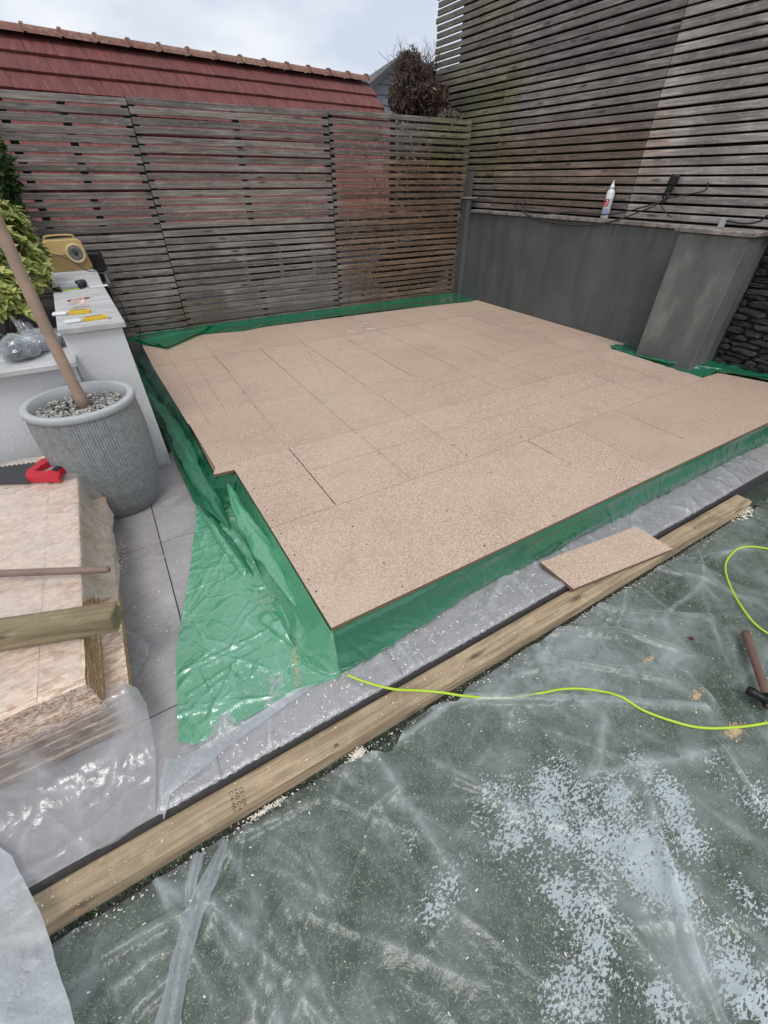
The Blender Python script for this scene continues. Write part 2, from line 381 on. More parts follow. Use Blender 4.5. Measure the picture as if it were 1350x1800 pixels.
def m_paving():
    t = NT('grey_porcelain'); v = t.co(rnd=True); a = t.noise(v, 3.5, 8, 0.65, 0.7); b = t.noise(t.co((1, 1, 1)), 120, 3, 0.6)
    vein = t.noise(t.co((1, 2.2, 1), rot=(0, 0, 0.6), rnd=True), 4.5, 7, 0.7, 1.5)
    c = t.ramp(a, [(0.3, (0.235, 0.222, 0.225)), (0.55, (0.315, 0.298, 0.302)), (0.75, (0.40, 0.38, 0.385))])
    c = t.mix(t.ramp(vein, [(0.47, 0.0), (0.5, 0.28), (0.53, 0.0)]), c, (0.50, 0.48, 0.48))
    c = t.mix(t.ramp(b, [(0.6, 0.0), (0.8, 0.25)]), c, (0.4, 0.38, 0.38))
    return t.done(t.bsdf(c, 0.62, t.bump(vein, 0.25, 0.01)))
PAVING = m_paving()
def m_grout(): return plain('dark_ground', (0.045, 0.042, 0.042), 0.9, 0.5, 40, 0.4)
GROUT = m_grout()
def m_turf():
    t = NT('turf_backing'); v = t.co(); a = t.noise(v, 300, 3, 0.7); b = t.noise(v, 9, 4, 0.6)
    c = t.ramp(a, [(0.3, (0.012, 0.022, 0.015)), (0.7, (0.06, 0.085, 0.06))]); c = t.mix(t.ramp(b, [(0.4, 0.0), (0.7, 0.4)]), c, (0.11, 0.125, 0.10))
    return t.done(t.bsdf(c, 0.9, t.bump(a, 0.8, 0.006)))
TURF = m_turf()
def m_blade():
    t = NT('turf_fibre'); r = t.n('ShaderNodeNewGeometry').outputs['Random Per Island']
    return t.done(t.bsdf(t.ramp(r, [(0, (0.03, 0.06, 0.033)), (0.5, (0.075, 0.125, 0.075)), (0.8, (0.18, 0.25, 0.155)), (1, (0.48, 0.50, 0.36))]), 0.7))
BLADE = m_blade()
def m_grey_render():
    t = NT('grey_render'); v = t.co(); st = t.noise(t.co((3.6, 3.6, 0.6)), 1.5, 7, 0.66, 0.2); bl = t.noise(v, 2.2, 5, 0.6); f = t.noise(v, 140, 3, 0.6)
    c = t.ramp(bl, [(0.3, (0.080, 0.086, 0.085)), (0.7, (0.125, 0.132, 0.130))])
    c = t.mix(t.ramp(st, [(0.36, 0.5), (0.55, 0.0)]), c, (0.055, 0.058, 0.058))
    c = t.mix(t.ramp(st, [(0.6, 0.0), (0.8, 0.35)]), c, (0.15, 0.15, 0.14))
    pz = t.n('ShaderNodeSeparateXYZ', {0: t.n('ShaderNodeNewGeometry').outputs['Position']}).outputs[2]
    dr = t.math('MULTIPLY', t.n('ShaderNodeMapRange', {0: pz, 1: 0.85, 2: 1.12, 3: 0.0, 4: 1.0}).outputs[0], t.ramp(t.noise(t.co((30, 30, 1.2)), 1.5, 4, 0.6), [(0.45, 0.0), (0.62, 1.0)]))
    c = t.mix(t.math('MULTIPLY', dr, 0.45), c, (0.02, 0.02, 0.02))
    return t.done(t.bsdf(c, 0.8, t.bump(f, 0.25, 0.003)))
GREYR = m_grey_render()
def m_butt():
    t = NT('grey_render_stained'); v = t.co(); st = t.noise(t.co((3.2, 3.2, 1.5)), 1.3, 7, 0.6, 0.15); f = t.noise(v, 140, 3, 0.6)
    c = t.ramp(st, [(0.3, (0.085, 0.092, 0.088)), (0.54, (0.135, 0.145, 0.137)), (0.66, (0.21, 0.215, 0.195)), (0.82, (0.33, 0.33, 0.285))])
    return t.done(t.bsdf(c, 0.8, t.bump(f, 0.25, 0.003)))
BUTT = m_butt()
def m_stucco():
    t = NT('white_render'); v = t.co(); f = t.noise(v, 90, 4, 0.65); b = t.noise(v, 1.5, 5, 0.6)
    c = t.ramp(b, [(0.3, (0.58, 0.59, 0.60)), (0.7, (0.68, 0.69, 0.70))])
    pz = t.n('ShaderNodeSeparateXYZ', {0: t.n('ShaderNodeNewGeometry').outputs['Position']}).outputs[2]
    sp_ = t.math('MULTIPLY', t.n('ShaderNodeMapRange', {0: pz, 1: 0.0, 2: 0.12, 3: 1.0, 4: 0.0}).outputs[0], t.ramp(t.noise(v, 14, 5, 0.6), [(0.4, 0.0), (0.65, 0.8)]))
    c = t.mix(sp_, c, (0.30, 0.29, 0.27))
    return t.done(t.bsdf(c, 0.85, t.bump(f, 0.7, 0.004)))
STUCCO = m_stucco()
def m_coping():
    t = NT('pale_coping'); v = t.co((1, 4, 1), rnd=True); g = t.noise(v, 6, 7, 0.65, 1.2); b = t.noise(t.co(), 5, 5, 0.6)
    c = t.ramp(g, [(0.3, (0.34, 0.34, 0.335)), (0.6, (0.52, 0.52, 0.52))]); c = t.mix(t.ramp(b, [(0.5, 0.0), (0.75, 0.35)]), c, (0.25, 0.24, 0.22))
    return t.done(t.bsdf(c, 0.6, t.bump(g, 0.2, 0.003)))
COPING = m_coping()
def m_oldcoping():
    t = NT('old_coping'); v = t.co(rnd=True); g = t.noise(v, 14, 6, 0.7)
    c = t.ramp(g, [(0.32, (0.09, 0.075, 0.065)), (0.6, (0.30, 0.27, 0.245)), (0.8, (0.38, 0.35, 0.32))])
    return t.done(t.bsdf(c, 0.85, t.bump(g, 0.5, 0.004)))
COPING_O = m_oldcoping()
def m_stone():
    t = NT('dark_rubble'); v = t.co(rnd=True); g = t.noise(v, 16, 6, 0.7); oi = t.n('ShaderNodeObjectInfo').outputs['Random']
    c = t.ramp(g, [(0.3, (0.014, 0.014, 0.015)), (0.6, (0.05, 0.048, 0.047)), (0.8, (0.15, 0.145, 0.135))])
    c = t.mix(1.0, c, t.ramp(oi, [(0, (0.6, 0.6, 0.62)), (1, (1.3, 1.25, 1.2))]), 'MULTIPLY')
    return t.done(t.bsdf(c, 0.85, t.bump(g, 0.8, 0.012)))
STONE = m_stone()
def m_tile():
    t = NT('red_roof_tile'); g = t.noise(t.co((9, 1.6, 1.6), rot=(0, 0, 0.12), rnd=True), 2.2, 7, 0.7, 0.4); b = t.noise(t.co(), 1.6, 5, 0.6); oi = t.n('ShaderNodeObjectInfo').outputs['Random']
    c = t.ramp(g, [(0.3, (0.075, 0.020, 0.019)), (0.55, (0.155, 0.043, 0.038)), (0.8, (0.235, 0.082, 0.07))])
    c = t.mix(t.ramp(b, [(0.45, 0.0), (0.7, 0.45)]), c, (0.105, 0.04, 0.038))
    c = t.mix(1.0, c, t.ramp(oi, [(0, (0.92, 0.92, 0.93)), (1, (1.06, 1.05, 1.04))]), 'MULTIPLY')
    return t.done(t.bsdf(c, 0.8, t.bump(g, 0.4, 0.006)))
TILE = m_tile()
def m_ridge():
    t = NT('lichened_ridge_tile'); v = t.co(); g = t.noise(v, 26, 5, 0.7); b = t.noise(v, 3, 4, 0.6)
    c = t.ramp(g, [(0.3, (0.11, 0.045, 0.038)), (0.55, (0.23, 0.135, 0.10)), (0.75, (0.36, 0.30, 0.19))])
    c = t.mix(t.ramp(b, [(0.4, 0.5), (0.6, 0.0)]), c, (0.18, 0.065, 0.055))
    return t.done(t.bsdf(c, 0.9, t.bump(g, 0.6, 0.01)))
RIDGE = m_ridge()
SLATE = plain('grey_slate', (0.055, 0.06, 0.065), 0.6, 0.4, 8, 0.3)
HWALL = plain('lilac_render', (0.30, 0.28, 0.31), 0.85, 0.15, 3, 0.2)
BRICKW = plain('dark_wall_grey', (0.05, 0.048, 0.05), 0.9, 0.3, 6, 0.2)  # dark grey for the house fascia and the rubble wall core
UPVC = plain('white_upvc', (0.72, 0.74, 0.76), 0.35, 0.04)
GLASS = plain('window_glass', (0.03, 0.035, 0.04), 0.08, 0.1, 2, 0.02)
BLACK = plain('black_plastic', (0.012, 0.012, 0.013), 0.4, 0.2)
BLACKSTEEL = plain('black_steel', (0.018, 0.017, 0.017), 0.38, 0.4, 90, 0.3, Metallic=0.6)
GREYP = plain('grey_plastic', (0.26, 0.28, 0.30), 0.4)
RED = plain('red_plastic', (0.50, 0.012, 0.03), 0.4, 0.1)
CREAM = plain('cream_radio_plastic', (0.50, 0.36, 0.14), 0.45, 0.1)
RING = plain('tan_ring', (0.52, 0.42, 0.26), 0.4)
DIAL = plain('dial_grey', (0.13, 0.14, 0.13), 0.35)
WHITEP = plain('white_plastic', (0.72, 0.74, 0.76), 0.35, 0.05)
YELLOWC = plain('yellow_card', (0.70, 0.47, 0.03), 0.5, 0.1)
LIME = plain('lime_cable', (0.42, 0.60, 0.04), 0.45, 0.06)
BLUEP = plain('blue_print', (0.10, 0.20, 0.5), 0.5)
PAPER = plain('paper', (0.68, 0.68, 0.70), 0.7, 0.05)
ORANGEF = film('orange_tinted_film', (0.75, 0.5, 0.38), 0.45, tint=(0.98, 0.9, 0.85), rough=0.15)
STEEL = plain('grey_steel', (0.30, 0.31, 0.32), 0.5, 0.2, 40, 0.2)
TRUNK_M = plain('pale_bark', (0.34, 0.245, 0.185), 0.8, 0.35, 14, 0.5)
DRYLEAF = plain('dark_dry_leaf', (0.06, 0.015, 0.012), 0.7)
CHIPW = plain('pale_wood_chip', (0.78, 0.72, 0.62), 0.8, 0.1)
SAWD = plain('sawdust', (0.60, 0.45, 0.28), 0.95, 0.3, 120, 0.8)
INK = plain('ink', (0.06, 0.04, 0.03), 0.8)
LINE = plain('pencil_mark', (0.22, 0.15, 0.115), 0.8)
MOSS = plain('dark_moss', (0.03, 0.032, 0.022), 0.95, 0.6, 90, 0.9)
SOIL = plain('dark_soil', (0.03, 0.024, 0.02), 0.95, 0.5, 40, 0.8)
def m_pebble(name, stops):
    t = NT(name); r = t.n('ShaderNodeNewGeometry').outputs['Random Per Island']; g = t.noise(t.co(), 80, 4, 0.6)
    c = t.ramp(r, stops); c = t.mix(t.ramp(g, [(0.4, 0.35), (0.6, 0.0)]), c, (0.08, 0.075, 0.07))
    return t.done(t.bsdf(c, 0.7))
PEB = m_pebble('grey_pebble', [(0, (0.10, 0.095, 0.09)), (0.35, (0.26, 0.25, 0.235)), (0.75, (0.46, 0.44, 0.41)), (1, (0.62, 0.59, 0.53))])
SLATEC = m_pebble('slate_chip', [(0, (0.02, 0.022, 0.028)), (0.6, (0.07, 0.078, 0.09)), (1, (0.16, 0.17, 0.19))])
def m_pot():
    t = NT('ribbed_grey_pot'); v = t.co(obj=True); g = t.noise(v, 60, 5, 0.6); sp_ = t.noise(v, 260, 2, 0.5)
    c = t.ramp(g, [(0.3, (0.185, 0.19, 0.197)), (0.7, (0.31, 0.317, 0.325))]); c = t.mix(t.ramp(sp_, [(0.66, 0.0), (0.72, 0.6)]), c, (0.5, 0.5, 0.5))
    return t.done(t.bsdf(c, 0.75, t.bump(g, 0.4, 0.003)))
POT = m_pot()
POTRIM = plain('pale_pot_rim', (0.40, 0.415, 0.43), 0.7, 0.15, 120, 0.2)
def m_osb(name, lo, mid, hi, sc=1.0):
    t = NT(name); v = t.co((1, 1, 1), rot=(0, 0, 0.4), rnd=True)
    a = t.n('ShaderNodeTexVoronoi', {'Vector': t.co((60*sc, 170*sc, 120*sc), rot=(0, 0, 0.5), rnd=True), 'Scale': 1.0}).outputs['Color']
    f = t.n('ShaderNodeRGBToBW', {0: a}).outputs[0]; n = t.noise(v, 45, 6, 0.7, 1.0)
    s = t.math('ADD', t.math('MULTIPLY', f, 0.45), t.math('MULTIPLY', n, 0.55))
    return t.done(t.bsdf(t.ramp(s, [(0.28, lo), (0.5, mid), (0.72, hi)]), 0.8, t.bump(s, 0.8, 0.006)))
OSB_TOP = m_osb('pale_strand_board', (0.42, 0.28, 0.19), (0.68, 0.53, 0.41), (0.86, 0.74, 0.61), 0.7)
OSB_EDGE = m_osb('strand_board_edge', (0.15, 0.075, 0.03), (0.46, 0.27, 0.12), (0.74, 0.52, 0.26), 2.0)
OSB_FRONT = m_osb('pale_board_front', (0.26, 0.165, 0.11), (0.60, 0.45, 0.35), (0.82, 0.69, 0.57), 1.8)
OSB_SIDE = m_osb('brown_board_side', (0.15, 0.095, 0.065), (0.29, 0.20, 0.145), (0.42, 0.31, 0.235), 0.6)
def m_leaf(name, stops, attr=None, trl=0.3):
    t = NT(name)
    if attr:
        c = t.n('ShaderNodeAttribute', attribute_name=attr).outputs['Color']
        oi = t.n('ShaderNodeObjectInfo').outputs['Random']; c = t.mix(1.0, c, t.ramp(oi, [(0, (0.75, 0.8, 0.7)), (1, (1.1, 1.1, 1.1))]), 'MULTIPLY')
    else:
        c = t.ramp(t.n('ShaderNodeNewGeometry').outputs['Random Per Island'], stops)
    b = t.bsdf(c, 0.45); tr = t.n('ShaderNodeBsdfTranslucent', {'Color': c}).outputs[0]
    return t.done(t.n('ShaderNodeMixShader', {0: trl, 1: b, 2: tr}).outputs[0])
VARIEG = m_leaf('variegated_leaf', None, 'leafcol', 0.2)
DKGREEN = m_leaf('dark_green_leaf', [(0, (0.012, 0.03, 0.008)), (0.6, (0.03, 0.075, 0.018)), (1, (0.09, 0.17, 0.035))])
BROWNL = m_leaf('brown_leaf', [(0, (0.022, 0.012, 0.011)), (0.45, (0.075, 0.038, 0.032)), (0.8, (0.14, 0.075, 0.058)), (0.93, (0.08, 0.10, 0.04)), (1, (0.22, 0.19, 0.15))], trl=0.15)
PALEL = m_leaf('pale_dead_leaf', [(0, (0.06, 0.045, 0.03)), (0.5, (0.16, 0.125, 0.09)), (1, (0.36, 0.31, 0.23))], trl=0.15)
TWIG = plain('twig_bark', (0.09, 0.065, 0.05), 0.9, 0.3)
STEMW = plain('pale_stem', (0.30, 0.24, 0.16), 0.9, 0.3)

# ================================================================== SETTING
gz = -0.12
gm = mesh_py('ground', [(-60, -60, gz), (60, -60, gz), (60, 120, gz), (-60, 120, gz)], [(0, 1, 2, 3)], GROUT); gm['kind'] = 'structure'
# patio: dark bed and individual slabs
patio = structure('patio')
box('bedding', (-1.9, 0.655, -0.118), (6.0, 5.0, -0.006), GROUT, patio)
xs = [-0.165 + 0.645*k for k in range(-3, 9)]; ysl = [0.662, 0.97, 1.87, 2.77]
for i in range(len(xs)-1):
    for j in range(3):
        if j > 0 and xs[i] > 0.5 and xs[i] < 3.4: continue       # out of sight below the platform
        g = 0.0022; bm = bmesh.new()
        add_box(bm, (xs[i]+g, ysl[j]+g, -0.02), (xs[i+1]-g, ysl[j+1]-g, random.uniform(-0.001, 0.001)), 0.0015)
        obj('paving_slab', bm, PAVING, patio)
# lawn: backing sheet, fibres
lawn = structure('lawn'); LZ = -0.105
mesh_py('turf_base', [(-1.6, -1.2, LZ), (4.2, -1.2, LZ), (4.2, 0.66, LZ), (-1.6, 0.66, LZ)], [(0, 1, 2, 3)], TURF, lawn)
def blades(name, n, ext, zz, L=(0.006, 0.014), parent=None, mat=BLADE, w=0.0011):
    rs = np.random.RandomState(3); x = rs.uniform(ext[0], ext[1], n); y = rs.uniform(ext[2], ext[3], n); a = rs.uniform(0, 2*PI, n)
    l = rs.uniform(L[0], L[1], n); tilt = rs.uniform(0.2, 1.0, n)
    dx, dy = np.cos(a), np.sin(a); v = np.zeros((n, 3, 3))
    v[:, 0] = np.stack([x-dy*w, y+dx*w, np.full(n, zz)], 1); v[:, 1] = np.stack([x+dy*w, y-dx*w, np.full(n, zz)], 1)
    v[:, 2] = np.stack([x+dx*l*tilt, y+dy*l*tilt, zz+l*(1.1-tilt)*0.8+0.001], 1)
    me = bpy.data.meshes.new(name); me.vertices.add(3*n); me.loops.add(3*n); me.polygons.add(n)
    me.vertices.foreach_set('co', v.reshape(-1)); me.loops.foreach_set('vertex_index', np.arange(3*n, dtype=np.int32))
    me.polygons.foreach_set('loop_start', np.arange(0, 3*n, 3, dtype=np.int32)); me.polygons.foreach_set('loop_total', np.full(n, 3, dtype=np.int32))
    me.update(); me.validate(); return link_mesh(name, me, mat, parent)
b = blades('turf_fibres', 190000, (-0.85, 3.3, -0.45, 0.575), LZ, parent=None)
tag(b, 'short green artificial turf fibres under the large clear sheet', 'turf', kind='stuff')
# moss line in the gap between turf and timber
bm = bmesh.new()
for i in range(1500):
    x = random.uniform(-0.66, 2.9); y = random.gauss(0.553, 0.007); s = random.uniform(0.002, 0.007)
    add_box(bm, (-s, -s*0.7, 0), (s, s*0.7, s*1.2), 0, Matrix.Translation((x, y, LZ)) @ Matrix.Rotation(random.random()*PI, 4, 'Z'), jit=s*0.4)
tag(obj('moss', bm, MOSS), 'dark mossy debris along the front foot of the long timber', 'moss', kind='stuff')

# ------------------------------------------------------------------ neighbour's house with the red roof
YR, ZR, PT = 8.0, 2.735, math.radians(40)
house = thing('red_roofed_house', 'low house with a long dark red tiled roof behind the back fence', 'house', (0, 0, 0))
HOUSE_TURN = Matrix.Translation((-0.07, 8.0, -0.05)) @ Matrix.Rotation(math.radians(7.0), 4, 'Z') @ Matrix.Translation((0.07, -8.0, 0))
XL, XR = -4.0, 4.82
TW, GA = 0.30, 0.262
sl = Vector((0, -math.cos(PT), -math.sin(PT))); nn = Vector((0, -math.sin(PT), math.cos(PT)))
roof = mesh_py('roof', [(XL, YR, ZR-0.06), (XR, YR, ZR-0.06), (XR, YR-1.95*0.98, ZR-0.06-1.64), (XL, YR-1.95*0.98, ZR-0.06-1.64),
                        (XL, YR+3, ZR-2.5), (XR, YR+3, ZR-2.5)], [(0, 3, 2, 1), (0, 1, 5, 4)], BATTEN, house)
bm = bmesh.new(); add_box(bm, (0.001, 0, 0), (TW-0.001, 0.33, 0.03), 0.003)
tm = bpy.data.meshes.new('tile'); bm.to_mesh(tm); bm.free(); tm.materials.append(TILE)
ncourse = 10; tiles = []
for c in range(ncourse):
    for k in range(int((XR-XL)/TW)+1):
        x = XL + k*TW + (0 if c % 2 else -TW/2)
        if x + TW > XR+0.04 or x < XL: continue
        tiles.append((c, x))
def tile_matrix(c, x):
    p = Vector((x, YR, ZR-0.045)) + sl*(0.02+GA*(c+1)) + nn*0.02
    # local y runs up the slope, the head tucks below the course above
    yv = (-sl*0.31 - nn*0.034).normalized(); xv = Vector((1, 0, 0)); zv = xv.cross(yv)
    return Matrix(((xv.x, yv.x, zv.x, p.x), (xv.y, yv.y, zv.y, p.y), (xv.z, yv.z, zv.z, p.z + random.uniform(-0.002, 0.002)), (0, 0, 0, 1)))
vis = sorted(tiles, key=lambda t_: (t_[0], abs(t_[1]-2)))
single = set([t_ for t_ in vis if t_[1] > -0.9][:230])
bmr = bmesh.new()
for t_ in tiles:
    M = tile_matrix(*t_)
    if t_ in single:
        o = bpy.data.objects.new('roof_tile', tm); COL.objects.link(o); o.parent = house; o.matrix_world = M
    else:
        add_box(bmr, (0.001, 0, 0), (TW-0.001, 0.33, 0.03), 0, M)
for c in range(1, ncourse, 2):       # half tiles at the verge
    o = bpy.data.objects.new('roof_tile', tm); COL.objects.link(o); o.parent = house; o.matrix_world = tile_matrix(c, 4.70) @ Matrix.Diagonal((0.5, 1, 1, 1))
tag(obj('roof_tiles', bmr, TILE, house), kind='stuff')
for k in range(24):   # ridge tiles
    x = 4.81 - 0.36*(k+1)
    if x < XL: break
    bm = bmesh.new(); N = 9
    def rr(x_, r): return [bm.verts.new((x_, YR + r*math.sin(a), ZR - 0.075 + (r+0.015)*math.cos(a))) for a in [(-1.15 + 2.3*i/(N-1)) for i in range(N)]]
    A = rr(x, 0.125); B = rr(x+0.335, 0.12); Cc = rr(x+0.335, 0.142); D = rr(x+0.362, 0.142)
    for P1, P2 in ((A, B), (B, Cc), (Cc, D)):
        for i in range(N-1): bm.faces.new((P1[i], P2[i], P2[i+1], P1[i+1]))
    obj('ridge_tile', bm, RIDGE, house, smooth=False)
# mortar verge and gable, wall, gutter, windows
bm = bmesh.new(); add_box(bm, (XR-0.04, 0, -0.03), (XR+0.03, 2.55, 0.03), 0.004, Matrix.Translation(Vector((0, YR, ZR-0.05))) @ Matrix(((1, 0, 0, 0), (0, sl.y, nn.y, 0), (0, sl.z, nn.z, 0), (0, 0, 0, 1))))
obj('verge', bm, BATTEN, house)
hw = box('wall', (XL, YR-1.65, -0.1), (XR-0.05, YR+2.6, 1.25), HWALL, house)
mesh_py('gable', [(XR-0.06, YR-1.65, 1.2), (XR-0.06, YR+2.6, 0.7), (XR-0.06, YR, ZR-0.1)], [(0, 1, 2)], HWALL, house)
gut = box('gutter', (XL, YR-2.07, 0.98), (XR+0.02, YR-1.97, 1.06), BATTEN, house, 0.015)
box('fascia', (XL, YR-1.93, 0.86), (XR, YR-1.9, 1.07), BRICKW, house, 0.002)
for (x0, x1, z0, z1) in ((-0.15, 0.55, 0.35, 0.78), (1.5, 2.6, 0.3, 0.8), (-1.6, -0.6, 0.2, 0.85)):
    w = thing('window', None, None); w.parent = house
    Yw = YR-1.68
    bm = bmesh.new(); t_ = 0.05
    add_box(bm, (x0, Yw, z0), (x1, Yw+0.05, z0+t_)); add_box(bm, (x0, Yw, z1-t_), (x1, Yw+0.05, z1))
    add_box(bm, (x0, Yw, z0+t_), (x0+t_, Yw+0.05, z1-t_)); add_box(bm, (x1-t_, Yw, z0+t_), (x1, Yw+0.05, z1-t_))
    add_box(bm, ((x0+x1)/2-t_/2, Yw, z0+t_), ((x0+x1)/2+t_/2, Yw+0.05, z1-t_))
    obj('frame', bm, UPVC, w); box('pane', (x0+t_, Yw+0.02, z0+t_), (x1-t_, Yw+0.03, z1-t_), GLASS, w)
bpy.context.view_layer.update(); house.matrix_world = HOUSE_TURN
# far grey roof seen past the right end of the red roof
far = thing('slate_roofed_house', 'distant grey slate roof peeping past the right end of the red roof', 'house')
gl_, ga_, gr_ = Yp(628, 172, 15), Yp(706, 103, 15), Yp(800, 178, 15); bk_ = Vector((1.5, 6, 0))
mesh_py('wall', [gl_, ga_, gr_, Vector((gr_.x, 15, -0.1)), Vector((gl_.x, 15, -0.1)), gl_+bk_, Vector((gl_.x, 15, -0.1))+bk_], [(0, 1, 2, 3, 4), (0, 4, 6, 5)], HWALL, far)
for a_, b_ in ((gl_, ga_), (ga_, gr_)):
    d_ = (b_-a_).normalized(); e_ = a_-d_*0.35 if a_ is gl_ else a_; f_ = b_+d_*0.35 if b_ is gr_ else b_
    up_ = Vector((0, 0, 0.14)); q_ = [e_+Vector((0, -0.35, 0)), f_+Vector((0, -0.35, 0)), f_+bk_, e_+bk_]
    mesh_py('roof', q_+[v+up_ for v in q_], [(3, 2, 1, 0), (4, 5, 6, 7), (0, 1, 5, 4), (1, 2, 6, 5), (2, 3, 7, 6), (3, 0, 4, 7)], SLATE, far)
for k in range(9):
    z_ = ga_.z-0.35-k*0.22; t_ = min(1.0, (ga_.z-z_)/(ga_.z-gl_.z)); bm = bmesh.new(); add_box(bm, (ga_.x+(gl_.x-ga_.x)*t_*0.95, 14.95, z_), (ga_.x+(gr_.x-ga_.x)*t_*0.95, 14.99, z_+0.17)); obj('cladding_board', bm, plain('pale_cladding', (0.20, 0.215, 0.23), 0.6) if k == 0 else bpy.data.materials['pale_cladding'], far)

# ------------------------------------------------------------------ back fence
YF = 4.87; PIT = 0.0574
def fence_z(x): return 1.893 + 0.006*x
bf = thing('slatted_fence', 'weathered grey horizontal slat fence across the back, browner and mossy towards its right end', 'fence', (1.9, YF, 0.2))
def world_child(o, par):
    o.parent = par; o.matrix_parent_inverse = par.matrix_world.inverted()
bpy.context.view_layer.update()
def slat(name, x0, x1, y0, y1, z0, z1, mat, par, sag=0.0, along='x', tilt=0.0):
    """a sawn slat with eased edges and a slight bow; its own mesh"""
    n = 4; vs = []; fs = []
    for i in range(n+1):
        u = i/n; s = sag*math.sin(PI*u); e = 0.003; dz = tilt*(u-0.5)
        if along == 'x': X = x0+(x1-x0)*u; pr = [(y0, z0+e), (y0+e, z0), (y1, z0), (y1, z1), (y0+e, z1), (y0, z1-e)]; vs += [(X, a, b_+s+dz) for a, b_ in pr]
        else: Yv = y0+(y1-y0)*u; pr = [(x0, z0+e), (x0+e, z0), (x1, z0), (x1, z1), (x0+e, z1), (x0, z1-e)]; vs += [(a, Yv, b_+s+dz) for a, b_ in pr]
    for i in range(n):
        for k in range(6):
            a = i*6+k; b_ = i*6+(k+1) % 6; f = (a, b_, b_+6, a+6); fs.append(f if along == 'y' else f[::-1])
    fs += [tuple(range(6)), tuple(range(n*6+5, n*6-1, -1))]
    c = Vector(((x0+x1)/2, (y0+y1)/2, (z0+z1)/2))
    vs = [Vector(v)-c for v in vs]
    o = mesh_py(name, vs, fs, mat); o.location = c; bpy_par(o, par); return o
def bpy_par(o, par):
    o.parent = par; o.matrix_parent_inverse = Matrix.Translation(par.location).inverted()
panels = [(-1.15, 0.5915, 0.0), (0.5965, 2.292, 0.0), (2.297, 4.02, 0.004)]
for pi_, (x0, x1, dz) in enumerate(panels):
    hh = 0.0425 if pi_ < 2 else 0.0385
    for k in range(31):
        zt = 1.893 + dz + 0.006*(x0+x1)/2 - k*PIT + random.uniform(-0.0015, 0.0015)
        if zt < 0.2: break
        slat('slat', x0, x1+(random.uniform(-0.004, 0.0)), YF, YF+0.019, zt-hh+random.uniform(-0.003, 0.003), zt, SLAT_B, bf, sag=random.uniform(-0.004, 0.004), tilt=random.uniform(-0.004, 0.004))
    if pi_ < 2:   # back boards fixed behind the lower half (double faced)
        for k in range(15):
            zt = 1.07 - k*PIT + 0.012
            slat('slat', x0, x1, YF+0.045, YF+0.06, zt-0.03, zt+0.008, SLAT_B, bf)
for x in (-0.75, -0.235, 0.145, 0.594, 1.42, 2.295, 3.02, 3.55, 3.93):
    wd = 0.050 if x in (0.594, 2.295) else 0.027
    o = box('post' if wd > 0.03 else 'batten', (x-wd, YF+0.02, 0.1), (x+wd, YF+0.044, 1.885), BATTEN, None); bpy_par(o, bf)
# ------------------------------------------------------------------ right-hand retaining wall, buttress, coping
XW = 4.03
rw = thing('retaining_wall', 'dark grey rendered retaining wall with a square buttress and pale coping on the right', 'wall', (XW, 3.2, 0))
def grid_face_box(name, a, b, mat, par, bev=0.006):
    o = box(name, a, b, mat, None, bev); bpy_par(o, par); return o
grid_face_box('wall_body', (XW, 1.62, -0.1), (XW+0.22, 4.92, 1.10), GREYR, rw)
grid_face_box('buttress', (3.83, 1.62, -0.1), (XW-0.002, 2.10, 1.10), BUTT, rw, 0.008)
grid_face_box('pier', (3.965, 4.745, -0.1), (XW-0.002, 4.86, 1.225), GREYR, rw, 0.006)
grid_face_box('pier_cap', (3.955, 4.735, 1.228), (4.10, 4.865, 1.246), COPING_O, rw, 0.004)
grid_face_box('pier', (4.0, 4.79, 1.25), (4.06, 4.85, 1.48), GREYR, rw, 0.004)
ye = [1.58, 1.98, 2.40, 2.83, 3.31, 3.80, 4.28, 4.73]
for i in range(len(ye)-1):
    x0 = XW-0.022 if ye[i] >= 2.1 else XW-0.022
    o = box('coping_stone', (XW-0.02+random.uniform(-0.002, 0.002), ye[i]+0.002, 1.102), (XW+0.235, ye[i+1]-0.002, 1.128+random.uniform(-0.002, 0.002)), COPING_O, None, 0.003); bpy_par(o, rw)
o = box('coping_stone', (3.805, 1.60, 1.102), (XW-0.023, 2.13, 1.128), COPING_O, None, 0.003); bpy_par(o, rw)
# rubble stone wall further right
sw = thing('stone_wall', 'dark rubble stone wall beyond the buttress at the right edge', 'wall', (4.15, 0.9, 0))
o = box('wall_core', (4.17, -0.6, -0.1), (4.4, 1.6, 1.09), BRICKW, None); bpy_par(o, sw)
stones = []
for v_ in range(6):
    bm = bmesh.new(); bmesh.ops.create_icosphere(bm, subdivisions=2, radius=1)
    for v in bm.verts:
        q = v.co; m_ = max(abs(q.x), abs(q.y), abs(q.z)); v.co = q.lerp(q/m_*0.85, 0.8)*(1+0.3*mnoise.noise(q*2.1+Vector((v_*9, 0, 0))))
    me = bpy.data.meshes.new('stone'); bm.to_mesh(me); bm.free(); me.materials.append(STONE); stones.append(me)
z = -0.03; row = 0
while z < 1.07:
    h = random.uniform(0.028, 0.06); y = -0.3 + random.uniform(0, 0.1)
    while y < 1.60:
        w = random.uniform(0.08, 0.26)
        if y+w > 1.62: w = 1.62-y
        if w > 0.04:
            o = bpy.data.objects.new('stone', random.choice(stones)); COL.objects.link(o)
            o.location = (4.165+random.uniform(-0.012, 0.008), y+w/2, z+h/2); o.scale = (0.05, w/2*1.08, h/2*1.12)
            o.rotation_euler = (random.uniform(-0.08, 0.08), random.uniform(-0.1, 0.1), random.uniform(-0.1, 0.1)); bpy_par(o, sw)
        y += w+0.006
    z += h
